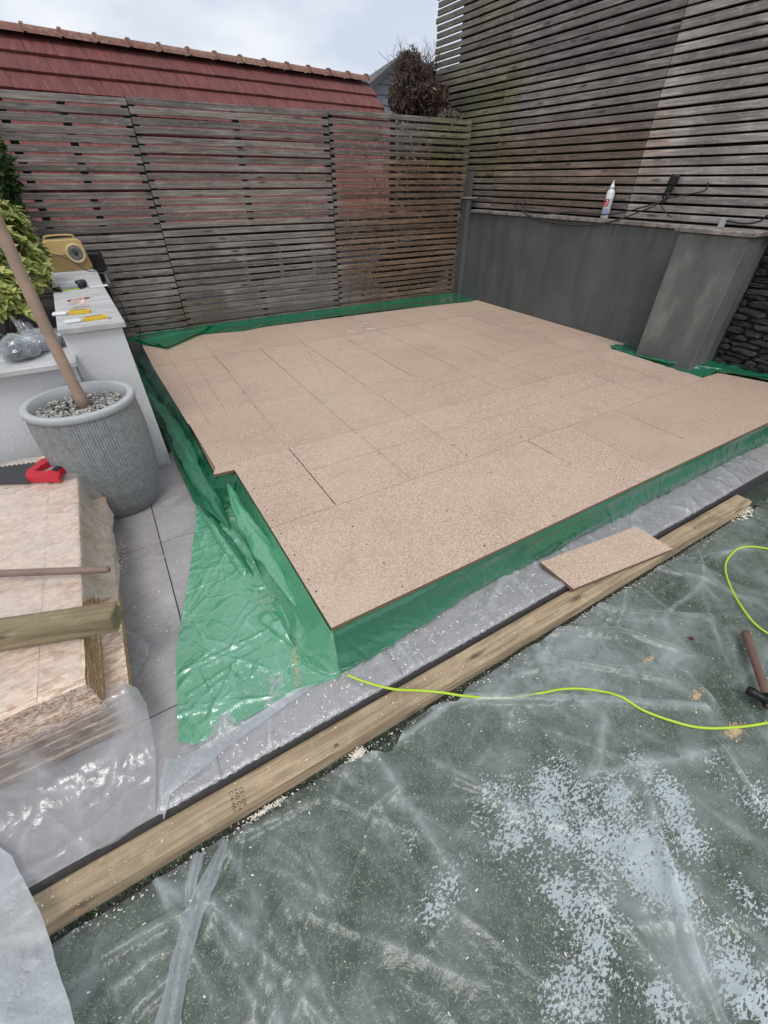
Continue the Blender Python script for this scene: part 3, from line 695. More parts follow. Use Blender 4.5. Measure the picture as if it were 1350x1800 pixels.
# ------------------------------------------------------------------ tall right-hand slatted fence above the wall
XF = 4.12
rf = thing('tall_slatted_screen', 'tall grey horizontal slat screen rising above the retaining wall on the right', 'fence', (XF, 3, 1.13))
secs = [(0.2, 2.78, True), (2.786, 4.52, True), (4.526, 5.76, False)]
NR = 62; PR = 0.0580
for (y0, y1, close) in secs:
    for k in range(NR):
        z0 = 1.145 + k*PR
        if y0 > 4.6 or (y0 > 4.5 and z0 < 3.4) or z0 < 3.4 or y1 > 4:
            if z0 > 3.5: continue
            slat('slat', XF, XF+0.02, y0, y1+(random.uniform(-0.01, 0.03) if y1 > 5 else 0), z0, z0+0.0425+random.uniform(-0.002, 0.002), SLAT_R, rf, sag=random.uniform(-0.003, 0.003), along='y', tilt=random.uniform(-0.004, 0.004))
for y in (0.9, 1.75, 2.35, 2.783, 3.45, 4.0, 4.523, 5.3):
    o = box('post', (XF+0.0205, y-0.03, 1.10), (XF+0.045, y+0.03, 3.55), BATTEN, None); bpy_par(o, rf)
o = box('backing_board', (XF+0.046, 0.2, 1.10), (XF+0.055, 5.36, 3.6), BATTEN, None); bpy_par(o, rf)
o = box('backing_board', (XF+0.046, 5.36, 1.10), (XF+0.055, 5.74, 2.42), BATTEN, None); bpy_par(o, rf)

# ------------------------------------------------------------------ white rendered planter walls (left)
ww = thing('white_planter_wall', 'white rendered raised planter wall with pale coping on the left', 'wall', (-0.12, 3.5, 0))
def wpart(name, a, b, mat, bev=0.004):
    o = box(name, a, b, mat, None, bev); bpy_par(o, ww); return o
def skewed(name, a, b, mat, sk, bev=0.004):
    """box whose right side drifts with the slight skew of the wall: x += sk*(y-2.6)"""
    bm = bmesh.new(); add_box(bm, a, b, bev)
    for v in bm.verts: v.co.x += sk*(v.co.y-2.6)
    o = obj(name, bm, mat); bpy_par(o, ww); return o
SK = -0.034
skewed('high_wall', (-0.255, 2.625, -0.1), (0.008, 4.80, 0.812), STUCCO, SK*0.4)
wpart('low_wall', (-1.8, 2.56, -0.1), (-0.258, 2.80, 0.688), STUCCO)
for a, b_ in ((2.60, 3.198), (3.202, 3.80), (3.804, 4.40), (4.404, 4.85)):
    skewed('coping_slab', (-0.262, a, 0.814), (0.028, b_, 0.84), COPING, SK, 0.002)
for a, b_ in ((-1.75, -1.16), (-1.157, -0.60), (-0.597, -0.236)):
    wpart('coping_slab', (a, 2.50, 0.690), (b_, 2.82, 0.714), COPING, 0.002)
bed = mesh_py('planting_bed', [(-1.8, 2.8, 0.62), (-0.256, 2.8, 0.62), (-0.256, 4.85, 0.62), (-1.8, 4.85, 0.62)], [(0, 1, 2, 3)], SOIL); bed['kind'] = 'structure'
def pebbles(name, n, place, size, mat, parent=None, sub=1):
    base = bmesh.new(); bmesh.ops.create_icosphere(base, subdivisions=sub, radius=1)
    bv = np.array([v.co[:] for v in base.verts]); bfc = np.array([[v.index for v in f.verts] for f in base.faces]); base.free()
    V = []; Fc = []
    for i in range(n):
        p_, s = place(i), random.uniform(*size); sc = np.array([s*random.uniform(0.8, 1.5), s*random.uniform(0.7, 1.1), s*random.uniform(0.5, 0.8)])
        R_ = np.array(Matrix.Rotation(random.random()*2*PI, 3, Vector((random.gauss(0, 1), random.gauss(0, 1), random.gauss(0, 1))).normalized()))
        jit = 1+np.random.uniform(-0.15, 0.15, (len(bv), 1))
        V.append((bv*jit*sc) @ R_.T + np.array(p_)); Fc.append(bfc+i*len(bv))
    return mesh_py(name, np.concatenate(V).tolist(), np.concatenate(Fc).tolist(), mat, parent)
o = pebbles('bed_pebbles', 900, lambda i: (random.uniform(-0.95, -0.27), random.uniform(2.83, 3.6), 0.625+random.uniform(-0.004, 0.012)), (0.008, 0.02), PEB)
tag(o, 'grey and brown pebbles on the planting bed under the variegated shrub', 'pebbles', kind='stuff')

# ================================================================== PLATFORM
DZ = 0.2
deck = thing('platform_base', 'low timber base platform decked with pinkish chipboard sheets', 'platform', (2.1, 2.7, 0))
def clip_panel(name, x0, y0, x1, y1, poly=None, z=DZ, th=0.018):
    pts = poly or [(x0, y0), (x1, y0), (x1, y1), (x0, y1)]
    g = 0.0008; cx = sum(p[0] for p in pts)/len(pts); cy_ = sum(p[1] for p in pts)/len(pts)
    pts = [(p[0]-math.copysign(g, p[0]-cx), p[1]-math.copysign(g, p[1]-cy_)) for p in pts]
    bm = bmesh.new(); n = len(pts); dz = random.uniform(-0.0008, 0.0004)
    t_ = [bm.verts.new((x, y, z+dz)) for x, y in pts]; b_ = [bm.verts.new((x, y, z-th)) for x, y in pts]
    bm.faces.new(t_); bm.faces.new(b_[::-1])
    for i in range(n): bm.faces.new((t_[i], b_[i], b_[(i+1) % n], t_[(i+1) % n]))
    bmesh.ops.recalc_face_normals(bm, faces=bm.faces)
    for f in bm.faces: f.material_index = 0 if abs(f.normal.z) > 0.5 else 1
    me = bpy.data.meshes.new(name); bm.to_mesh(me); bm.free(); me.materials.append(CHIP); me.materials.append(CHIP_EDGE)
    o = bpy.data.objects.new(name, me); COL.objects.link(o); bpy_par(o, deck); return o
R0, R1, R2, R3, R4, R5 = 0.842, 1.457, 2.083, 2.69, 3.30, 3.905
lx = lambda y: 0.172 - (y-2.7)*0.0385            # left edge drifts with the wall
far = lambda x: 4.655 - (x-0.6)*0.0625
XWL = 4.027
clip_panel('chipboard_panel', 0, 0, 0, 0, [(0.294, R0), (2.215, R0), (2.215, R1), (0.287, R1)])
clip_panel('chipboard_panel', 0, 0, 0, 0, [(2.215, R0), (4.10, R0), (4.10, 1.16), (3.985, 1.479), (3.764, 1.479), (3.764, R1), (2.215, R1)])
clip_panel('chipboard_panel', 0, 0, 0, 0, [(0.287, R1), (0.607, R1), (0.607, R2), (lx(R2), R2), (0.172, 2.022), (0.279, 2.012)])
clip_panel('chipboard_panel', 0.607, R1, 3.10, R2)
clip_panel('chipboard_panel', 0, 0, 0, 0, [(3.10, R1), (3.764, R1), (3.775, R2), (3.10, R2)])
clip_panel('chipboard_panel', 0, 0, 0, 0, [(lx(R2), R2), (1.025, R2), (1.025, R3), (lx(R3)+0.006, R3)])
clip_panel('chipboard_panel', 0, 0, 0, 0, [(1.025, R2), (3.43, R2), (3.43, R3), (1.025, R3)])
clip_panel('chipboard_panel', 0, 0, 0, 0, [(3.43, R2), (3.775, R2), (3.787, 2.318), (XWL, 2.325), (XWL, R3), (3.43, R3)])
clip_panel('chipboard_panel', 0, 0, 0, 0, [(lx(R3), R3), (1.84, R3), (1.84, R4), (lx(R4), R4)])
clip_panel('chipboard_panel', 1.84, R3, XWL, R4)
clip_panel('chipboard_panel', 0, 0, 0, 0, [(lx(R4), R4), (1.027, R4), (1.027, R5), (lx(R5), R5)])
clip_panel('chipboard_panel', 1.027, R4, 3.42, R5)
clip_panel('chipboard_panel', 3.42, R4, XWL, R5)
clip_panel('chipboard_panel', 0, 0, 0, 0, [(lx(R5), R5), (2.25, R5), (2.25, far(2.25)), (0.12, far(0.12)-0.02)])
clip_panel('chipboard_panel', 0, 0, 0, 0, [(2.25, R5), (XWL, R5), (XWL, far(XWL)), (2.25, far(2.25))])
# joists of the frame below
def joist(a, b):
    o = box('joist', a, b, JOIST, None, 0.003); bpy_par(o, deck)
joist((0.32, 0.868, 0.025), (4.06, 0.913, 0.178)); joist((0.2, 4.36, 0.025), (4.0, 4.405, 0.178))
for x in (0.30, 0.605, 1.025, 1.43, 1.84, 2.25, 2.66, 3.07, 3.45): joist((x, 0.915, 0.025), (x+0.045, 4.358 if x > 0.5 else 2.0, 0.178))
joist((0.185, 2.04, 0.025), (0.228, 4.358, 0.178)); joist((3.80, 1.6, 0.025), (3.815, 2.3, 0.178))
# screws along the joists, two rows at panel joints
bm = bmesh.new()
def screw(x, y):
    M = Matrix.Translation((x+random.uniform(-0.006, 0.006), y+random.uniform(-0.012, 0.012), DZ+0.0008)) @ Matrix.Rotation(random.random()*PI, 4, 'Z')
    s = random.uniform(0.0026, 0.0046)
    vs = [bm.verts.new(M @ Vector((s*math.cos(a)*1.25, s*math.sin(a)*0.8, 0.0))) for a in [2*PI*k/6 for k in range(6)]]; bm.faces.new(vs)
rowsY = [(R0, R1), (R1, R2), (R2, R3), (R3, R4), (R4, R5), (R5, 4.4)]
for x in (0.318, 0.607, 1.025, 1.43, 1.845, 2.25, 2.66, 3.07, 3.45, 3.8):
    for (a, b_) in rowsY:
        if x < 0.4 and a > 1.9: xx = lx(a)+0.03
        else: xx = x
        for t_ in (0.06, 0.27, 0.5, 0.73, 0.94):
            if random.random() < 0.85: screw(xx, a+(b_-a)*t_)
for y in (0.95, 1.1, 1.25, 1.4, 1.6, 1.8): screw(0.312, y)
for y in (1.56, 1.72, 1.9): screw(0.59, y); screw(0.624, y)
s_ = obj('screw_heads', bm, BLACK); bpy_par(s_, deck); s_['kind'] = 'stuff'
# pencil and chalk lines
bm = bmesh.new()
def line(x0, y0, x1, y1, w=0.0011):
    d = Vector((x1-x0, y1-y0, 0)).normalized(); n = Vector((-d.y, d.x, 0))*w; z = DZ+0.0006
    bm.faces.new([bm.verts.new(Vector((x0, y0, z))+n), bm.verts.new(Vector((x0, y0, z))-n), bm.verts.new(Vector((x1, y1, z))-n), bm.verts.new(Vector((x1, y1, z))+n)])
for a in ((0.277, 4.35, 0.289, 2.63), (0.455, 4.42, 0.424, 2.70), (0.640, 4.6, 0.612, 2.30), (1.43, 3.31, 1.428, 2.02), (1.449, 3.974, 1.20, 2.85), (1.03, 3.88, 1.024, 2.04, 0.0013),
          (1.842, 3.26, 1.84, 2.63), (1.845, 1.448, 1.852, 1.15), (1.845, 1.45, 1.853, 1.28, 0.002), (0.62, 4.02, 0.64, 3.47, 0.002), (3.053, 1.448, 3.10, 1.958), (2.25, 4.4, 2.25, 3.9), (2.66, 3.1, 2.66, 2.7), (1.43, 4.4, 1.43, 3.3), (1.84, 4.5, 1.84, 3.3), (2.25, 3.9, 2.25, 2.1), (2.66, 4.4, 2.66, 3.3), (2.66, 2.69, 2.66, 2.09), (3.07, 4.4, 3.07, 2.7), (3.45, 3.3, 3.45, 1.5), (1.43, 2.0, 1.43, 1.47), (2.66, 1.45, 2.66, 1.0), (1.03, 2.0, 1.03, 1.47), (0.30, 1.78, 0.60, 1.77), (0.62, 1.80, 3.0, 1.79), (1.84, 2.4, 3.4, 2.39)): line(*a)
s_ = obj('pencil_lines', bm, LINE); bpy_par(s_, deck); s_['kind'] = 'stuff'
bm = bmesh.new(); add_box(bm, (0.605, R1+0.01, DZ-0.001), (0.6095, R2-0.01, DZ+0.0011)); s_ = obj('open_joint', bm, BLACK); bpy_par(s_, deck)
# white splinters lying at the far edge
bm = bmesh.new()
for q in ((622, 561), (638, 569), (649, 576), (653, 578), (620, 583)):
    p_ = Zp(q[0], q[1], DZ); add_box(bm, (-0.05, -0.004, 0.001), (0.05, 0.004, 0.004), 0, Matrix.Translation(p_) @ Matrix.Rotation(-0.75, 4, 'Z'), jit=0.002)
tag(obj('white_splinters', bm, WHITEP), 'thin white splinters lying near the far edge of the chipboard', 'splinters', kind='stuff')

# ================================================================== GREEN MEMBRANE
mem = thing('green_membrane', 'green plastic membrane wrapped round the edges of the chipboard platform and spread on the paving', 'plastic sheet', (0.3, 0.84, 0.0))
def mpar(o): bpy_par(o, mem); return o
def drape(name, ctl, nu, nv, zt, mat, wr=0.006, seed=1, lift=0.0, fold=None, gz=0.006):
    """film hanging from an edge line (zt high) and running out over the ground to an outer line.
    ctl: list of (edge x, edge y, outer x, outer y, base offset)"""
    ctl = np.array(ctl, float); seg = np.hypot(np.diff(ctl[:, 0])+np.diff(ctl[:, 2]), np.diff(ctl[:, 1])+np.diff(ctl[:, 3])); s = np.concatenate([[0], np.cumsum(seg)]); s /= s[-1]
    u = np.linspace(0, 1, nu); v = np.linspace(0, 1, nv)
    C_ = [np.interp(u, s, ctl[:, i]) for i in range(5)]
    U, V = np.meshgrid(u, v, indexing='ij')
    Ex, Ey, Ox, Oy, Bo = [np.repeat(c[:, None], nv, 1) for c in C_]
    dx, dy = Ox-Ex, Oy-Ey; L = np.hypot(dx, dy)+1e-6; nx, ny = dx/L, dy/L
    run = np.minimum(Bo, L*0.9); tot = zt+np.maximum(L-run, 0.0)   # drop length then run-out
    sl = V*tot; drop = np.clip(sl/zt, 0, 1)
    out = run*(drop**1.6) + np.clip(sl-zt, 0, None)
    Z = zt*(1-drop) ; k = np.clip((drop-0.72)/0.28, 0, 1); Z = Z + 0.012*k*(1-k)*2
    X = Ex+nx*out; Y = Ey+ny*out
    w = np.clip(V*3, 0, 1); PLY['v'] = None
    N = (fbm(X*7+Z*5, Y*7+Z*9, seed, 4)-0.5)*2
    cr = creases(X+Z*0.7, Y+Z*0.7, 240, (X.min(), X.max(), Y.min(), Y.max()), seed+2, L=(0.04, 0.24), W=(0.003, 0.010), Hh=(0.0015, 0.008))
    dn = (N*wr*1.5+cr)*w
    if fold is not None: dn = dn + fold(X, Y, U, V)*np.clip(V*7, 0, 1)
    flat = np.clip((sl-zt)/0.03, 0, 1)
    X = X + nx*dn*(1-flat); Y = Y + ny*dn*(1-flat); Z = np.maximum(Z + np.abs(dn)*flat + gz*np.clip(V*4, 0, 1), 0.003)
    vs = np.stack([X.ravel(), Y.ravel(), Z.ravel()], 1)
    idx = np.arange(nu*nv).reshape(nu, nv)
    f = np.stack([idx[:-1, :-1], idx[1:, :-1], idx[1:, 1:], idx[:-1, 1:]], -1).reshape(-1, 4)
    o = mesh_py(name, vs.tolist(), f.tolist(), mat, None, True); ply_attr(o); return mpar(o)
# front fascia wrap: hangs from the front edge and stops just short of the paving
def ff(X, Y, U, V):
    d = 0.006*np.sin(V*PI)*(1+np.sin(U*23)) + 0.004*np.sin(V*9+U*3)
    for a, k, h in ((0.10, 0.16, 0.016), (0.20, 0.35, 0.012), (0.02, 0.03, 0.014), (0.34, 0.62, 0.010)):   # creases fanning out from the corner
        r = np.exp(-np.abs(X-(0.30+a*V+0.01))/0.008)*h*V; ply_add(r, 60); d = d + r
    for a in (0.55, 0.9, 1.45, 1.9, 2.5, 3.1): d = d + 0.006*np.exp(-np.abs(X-(0.3+a+0.12*V))/0.012)*np.sin(V*PI)
    return d
drape('fascia_wrap', [(0.298, 0.845, 0.284, 0.78, 0.05), (0.43, 0.845, 0.43, 0.781, 0.05), (0.586, 0.845, 0.586, 0.80, 0.045), (0.86, 0.845, 0.86, 0.826, 0.022), (1.2, 0.845, 1.2, 0.83, 0.018), (2.2, 0.845, 2.2, 0.832, 0.018), (4.1, 0.845, 4.1, 0.834, 0.018)], 640, 34, 0.182, GREEN, 0.004, 3, fold=ff, gz=0.015)
# corner and left side: film runs down and out over the slabs
Lf = [(0.297, 0.845, 0.284, 0.774, 0.05), (0.294, 0.843, 0.141, 0.797, 0.06), (0.291, 0.85, -0.213, 0.796, 0.07), (0.290, 0.88, -0.257, 0.836, 0.08), (0.289, 1.1, -0.209, 1.174, 0.08),
      (0.285, 1.5, -0.074, 1.608, 0.07), (0.281, 1.85, 0.015, 1.93, 0.06), (0.277, 2.0, 0.047, 2.084, 0.06)]
def lf_fold(X, Y, U, V):
    f = poly_fold(X, Y, [(0.30, 0.85), (0.22, 0.95), (0.14, 1.15)], 0.035, 0.03) + poly_fold(X, Y, [(0.24, 1.2), (0.19, 1.55), (0.12, 1.9)], 0.03, 0.03) + poly_fold(X, Y, [(0.13, 1.45), (0.09, 1.75), (0.07, 2.05)], 0.02, 0.028)
    f = f + poly_fold(X, Y, [(-0.2, 1.08), (0.15, 1.1)], 0.008, 0.006) + poly_fold(X, Y, [(-0.2, 0.98), (0.12, 1.04)], 0.007, 0.006) + poly_fold(X, Y, [(-0.16, 0.86), (-0.02, 1.02)], 0.006, 0.008) + poly_fold(X, Y, [(-0.12, 0.9), (-0.14, 1.06)], 0.006, 0.006)
    return f
drape('side_spread', Lf, 300, 110, 0.182, GREEN_SP, 0.007, 11, fold=lf_fold)
# inner roll beside the left edge, between platform and planter wall
Lg = [(0.283, 2.0, 0.10, 1.93, 0.05), (0.20, 2.018, 0.06, 2.03, 0.05), (0.176, 2.05, 0.04, 2.12, 0.05), (0.174, 2.4, 0.03, 2.5, 0.05), (0.171, 2.7, 0.028, 2.8, 0.05), (0.15, 3.3, 0.018, 3.4, 0.05), (0.125, 4.0, 0.0, 4.1, 0.05), (0.10, 4.6, -0.03, 4.7, 0.05)]
def lg_fold(X, Y, U, V):
    return 0.022*np.sin(V*PI)*(0.6+0.4*np.sin(U*40)) + 0.012*np.abs(np.sin(V*7+U*9))*np.sin(V*PI)
drape('side_roll', Lg, 320, 40, 0.184, GREEN, 0.012, 21, fold=lg_fold)
# fat rounded fold lying in the gap
def roll(name, pts, r0, mat, seed, squash=0.5, nseg=26):
    P_ = smooth_path(pts, 14); n = len(P_); vs = []; fs = []
    for i, p in enumerate(P_):
        t = (P_[min(i+1, n-1)]-P_[max(i-1, 0)]).normalized(); u = Vector((t.y, -t.x, 0)).normalized(); rr = r0*(0.06+1.0*math.sin(PI*min(max(i/(n-1), 0.0), 1.0))**0.75)
        for k in range(nseg):
            a = 2*PI*k/nseg; q = rr*(1+0.55*mnoise.noise(Vector((p.x*8+math.cos(a)*1.2, p.y*8, math.sin(a)*1.2+seed)))+0.30*abs(mnoise.noise(Vector((p.x*26+math.cos(a)*2, p.y*14, math.sin(a)*3+seed)))))
            vs.append(p + u*math.cos(a)*q + Vector((0, 0, 1))*math.sin(a)*q*squash)
    for i in range(n-1):
        for k in range(nseg): fs.append((i*nseg+k, i*nseg+(k+1) % nseg, (i+1)*nseg+(k+1) % nseg, (i+1)*nseg+k))
    return mpar(mesh_py(name, vs, fs, mat, None, True))
roll('film_fold', [Zp(262, 690, 0.14), Zp(300, 740, 0.13), Zp(330, 800, 0.12), Zp(372, 880, 0.09), Zp(404, 928, 0.05)], 0.042, GREEN, 2)
roll('film_fold', [Zp(305, 790, 0.03), Zp(325, 835, 0.03), Zp(360, 890, 0.025), Zp(400, 945, 0.02), Zp(445, 1010, 0.02)], 0.020, GREEN, 5)
roll('film_fold', [Zp(400, 850, 0.15), Zp(425, 905, 0.14), Zp(455, 955, 0.12), Zp(490, 1010, 0.10), Zp(520, 1065, 0.08)], 0.036, GREEN_SP, 8)
# back strip between platform and fence, turned over the far left corner
def strip_z(x, y):
    n = (fbm(x*9, y*9, 31, 4)-0.5)*0.02 + creases(x, y, 140, (0, 4, 4.4, 4.9), 33, L=(0.05, 0.3), W=(0.004, 0.012), Hh=(0.002, 0.008), ang=0.4, spread=1.4)
    return np.maximum(0.205+np.abs(n) + 0.02*np.clip((y-4.75)/0.1, 0, 1), 0.2035)
bs = [Zp(*q, 0.206).to_2d() for q in [(832, 529), (700, 543), (600, 555), (470, 573), (430, 581), (345, 588), (322, 598), (290, 612), (252, 606), (233, 600)]]
bs += [Vector((-0.03, 4.62)), Vector((-0.02, 4.80)), Vector((0.3, 4.868)), Vector((2, 4.868)), Vector((4.02, 4.868)), Vector((4.03, 4.5))]
mpar(sheet('back_strip', bs, 0.017, strip_z, GREEN, ragged=0.002))
def flap_z(x, y):
    return 0.212 + (fbm(x*8, y*8, 41, 4))*0.03 + creases(x, y, 30, (-0.05, 0.8, 4.3, 4.9), 43, L=(0.08, 0.3), Hh=(0.003, 0.01)) + poly_fold(x, y, [(0.1, 4.62), (0.4, 4.68), (0.66, 4.72)], 0.05, 0.02)
fl = [Zp(*q, 0.225).to_2d() for q in [(236, 596), (252, 578), (290, 573), (322, 573), (345, 571), (378, 571), (350, 586), (322, 598), (292, 611), (262, 604)]]
mpar(sheet('corner_flap', fl, 0.012, flap_z, GREEN))
# right-hand end: film rolled up in the gap by the buttress
def right_z(x, y): return 0.185 + (fbm(x*9, y*9, 51, 4))*0.03 + creases(x, y, 60, (3.7, 4.3, 1.0, 2.4), 53, L=(0.05, 0.2), Hh=(0.002, 0.008)) + 0.035*np.clip((x-3.83)/0.2, 0, 1)*(y < 1.62)
rp = [Zp(*q, 0.19).to_2d() for q in [(1070, 611), (1102, 603), (1125, 615), (1150, 616), (1222, 628), (1262, 634)]] + [Vector((4.14, 1.58)), Vector((4.16, 0.6)), Vector((4.09, 0.6)), Vector((4.09, 1.15)), Vector((3.97, 1.475)), Vector((3.75, 1.475)), Vector((3.768, 2.1))]
mpar(sheet('right_strip', rp, 0.013, right_z, GREEN))
roll('film_fold', [Vector((3.80, 2.08, 0.205)), Vector((3.82, 1.85, 0.215)), Vector((3.90, 1.66, 0.215)), Vector((3.99, 1.52, 0.215)), Vector((4.1, 1.25, 0.22)), Vector((4.12, 0.9, 0.22))], 0.03, GREEN, 61)

# ================================================================== LONG TIMBER, OFFCUT
def timber(name, L_, W_, H_, mat, label, cat, loc, rz=0, bev=0.004, rx=0.0, ry=0.0):
    bm = bmesh.new(); n = 10
    for i in range(1): add_box(bm, (0, -W_/2, 0), (L_, W_/2, H_), bev)
    o = obj(name, bm, mat); o.matrix_world = Matrix.Translation(loc) @ Matrix.Rotation(rz, 4, 'Z') @ Matrix.Rotation(ry, 4, 'Y') @ Matrix.Rotation(rx, 4, 'X'); return tag(o, label, cat)
TT = -0.03
tl = timber('long_timber', 3.48, 0.083, 0.074, TREATED, 'long pale treated timber laid diagonally in front of the platform step', 'timber', (-0.70, 0.6140, TT-0.074), rz=-0.0028)
bpy.context.view_layer.update()
# knots and grade stamp on the long timber
def knot(x, y, r, z=TT):
    bm = bmesh.new(); M = Matrix.Translation((x, y, z+0.0004))
    for rr, h in ((r, 0.0006),):
        v = [bm.verts.new(M @ Vector((rr*1.15*math.cos(a), rr*0.8*math.sin(a), 0))) for a in [2*PI*k/14 for k in range(14)]]; bm.faces.new(v)
    o = obj('knot', bm, KNOT); o.parent = tl; o.matrix_parent_inverse = tl.matrix_world.inverted()
def m_knot():
    t = NT('knot_wood'); v = t.co(obj=True); g = t.noise(v, 90, 4, 0.6)
    return t.done(t.bsdf(t.ramp(g, [(0.35, (0.10, 0.05, 0.022)), (0.65, (0.30, 0.19, 0.10))]), 0.8))
KNOT = m_knot()
for q in ((137, 1603), (591, 1311), (745, 1237)):
    p_ = Zp(q[0], q[1], TT); knot(p_.x, p_.y, 0.0085 if q[0] != 745 else 0.006)
def text(s, size, M, mat, parent=None, name='lettering', ext=0.0):
    cu = bpy.data.curves.new(name, 'FONT'); cu.body = s; cu.size = size; cu.align_x = 'CENTER'; cu.align_y = 'CENTER'; cu.extrude = ext; cu.space_line = 0.95
    o = bpy.data.objects.new(name, cu); COL.objects.link(o); dg = bpy.context.evaluated_depsgraph_get(); me = bpy.data.meshes.new_from_object(o.evaluated_get(dg)); bpy.data.objects.remove(o)
    me.materials.clear(); me.materials.append(mat); o = bpy.data.objects.new(name, me); COL.objects.link(o); o.matrix_world = M
    if parent is not None: o.parent = parent; o.matrix_parent_inverse = parent.matrix_world.inverted()
    return o
pc = Zp(418, 1405, TT)
text('CE 1224\n4 KD C16\nC14 W01', 0.0155, Matrix.Translation((pc.x, pc.y, TT+0.0008)) @ Matrix.Rotation(-PI/2-0.05, 4, 'Z'), INK, tl, 'grade_stamp')
oc = thing('chipboard_offcut', 'loose chipboard offcut propped across the long timber', 'board offcut', (1.6, 0.68, 0))
q4 = [Zp(950, 988, 0.040), Zp(1008, 1035, 0.008), Zp(1182, 965, -0.006), Zp(1118, 925, 0.036)]
bm = bmesh.new(); t_ = [bm.verts.new(q) for q in q4[::1]]; b_ = [bm.verts.new(q-Vector((0, 0, 0.018))) for q in q4]
bm.faces.new(t_); bm.faces.new(b_[::-1])
for i in range(4): bm.faces.new((t_[i], b_[i], b_[(i+1) % 4], t_[(i+1) % 4]))
bmesh.ops.recalc_face_normals(bm, faces=bm.faces)
for f in bm.faces: f.material_index = 0 if abs(f.normal.z) > 0.5 else 1
o = obj('board', bm, CHIP); o.data.materials.append(CHIP_EDGE); bpy_par(o, oc)

# ================================================================== CLEAR FILMS
def clear_z(base, seed, amp=0.006, n=70, ext=None, ang=None, spread=PI, Hh=(0.002, 0.009)):
    def f(x, y):
        e = ext or (x.min(), x.max(), y.min(), y.max())
        z = base + np.abs(fbm(x*7, y*7, seed, 4)-0.5)*amp*2 + np.abs(creases(x, y, n, e, seed+1, L=(0.05, 0.28), W=(0.003, 0.01), Hh=Hh, ang=ang, spread=spread))
        edge = np.clip((0.668-y)/0.008, 0, 1)      # turns down over the edge of the step
        return z - edge*0.010
    return f
strip = [(-0.302, 0.812), (-0.325, 0.735), (-0.345, 0.661), (-0.2, 0.662), (0.4, 0.660), (1.0, 0.661), (1.8, 0.660), (2.6, 0.661), (2.95, 0.664), (3.2, 0.70), (3.4, 0.95), (2.6, 0.94), (1.6, 0.92), (0.6, 0.93), (0.1, 0.90), (-0.05, 0.93), (-0.2, 0.85), (-0.27, 0.79)]
def strip_zz(x, y):
    z = clear_z(0.003, 71, 0.008, 150, ang=1.2, spread=1.6)(x, y)
    edge_ = np.clip((y-0.662)/0.02, 0, 1)
    return z + edge_*np.abs(creases(x, y, 34, (-0.3, 3.2, 0.66, 0.85), 171, L=(0.06, 0.22), W=(0.006, 0.016), Hh=(0.006, 0.016), ang=1.1, spread=1.2))
cs = sheet('clear_film', strip, 0.009, strip_zz, CLEAR, ragged=0.002)
tag(cs, 'crinkled clear polythene strip lying on the paving between platform and long timber', 'plastic sheet')
# milky fold turned over along the green spread
fo = [Zp(*q, 0.02).to_2d() for q in [(322, 1328), (345, 1318), (440, 1262), (520, 1212), (560, 1200), (470, 1262), (400, 1312), (345, 1362), (300, 1395), (285, 1440), (280, 1380), (290, 1335)]]
tag(sheet('folded_film', fo, 0.010, clear_z(0.014, 77, 0.01, 20), MILKY), 'milky turned-over hem of polythene along the front edge of the green sheet', 'plastic sheet')
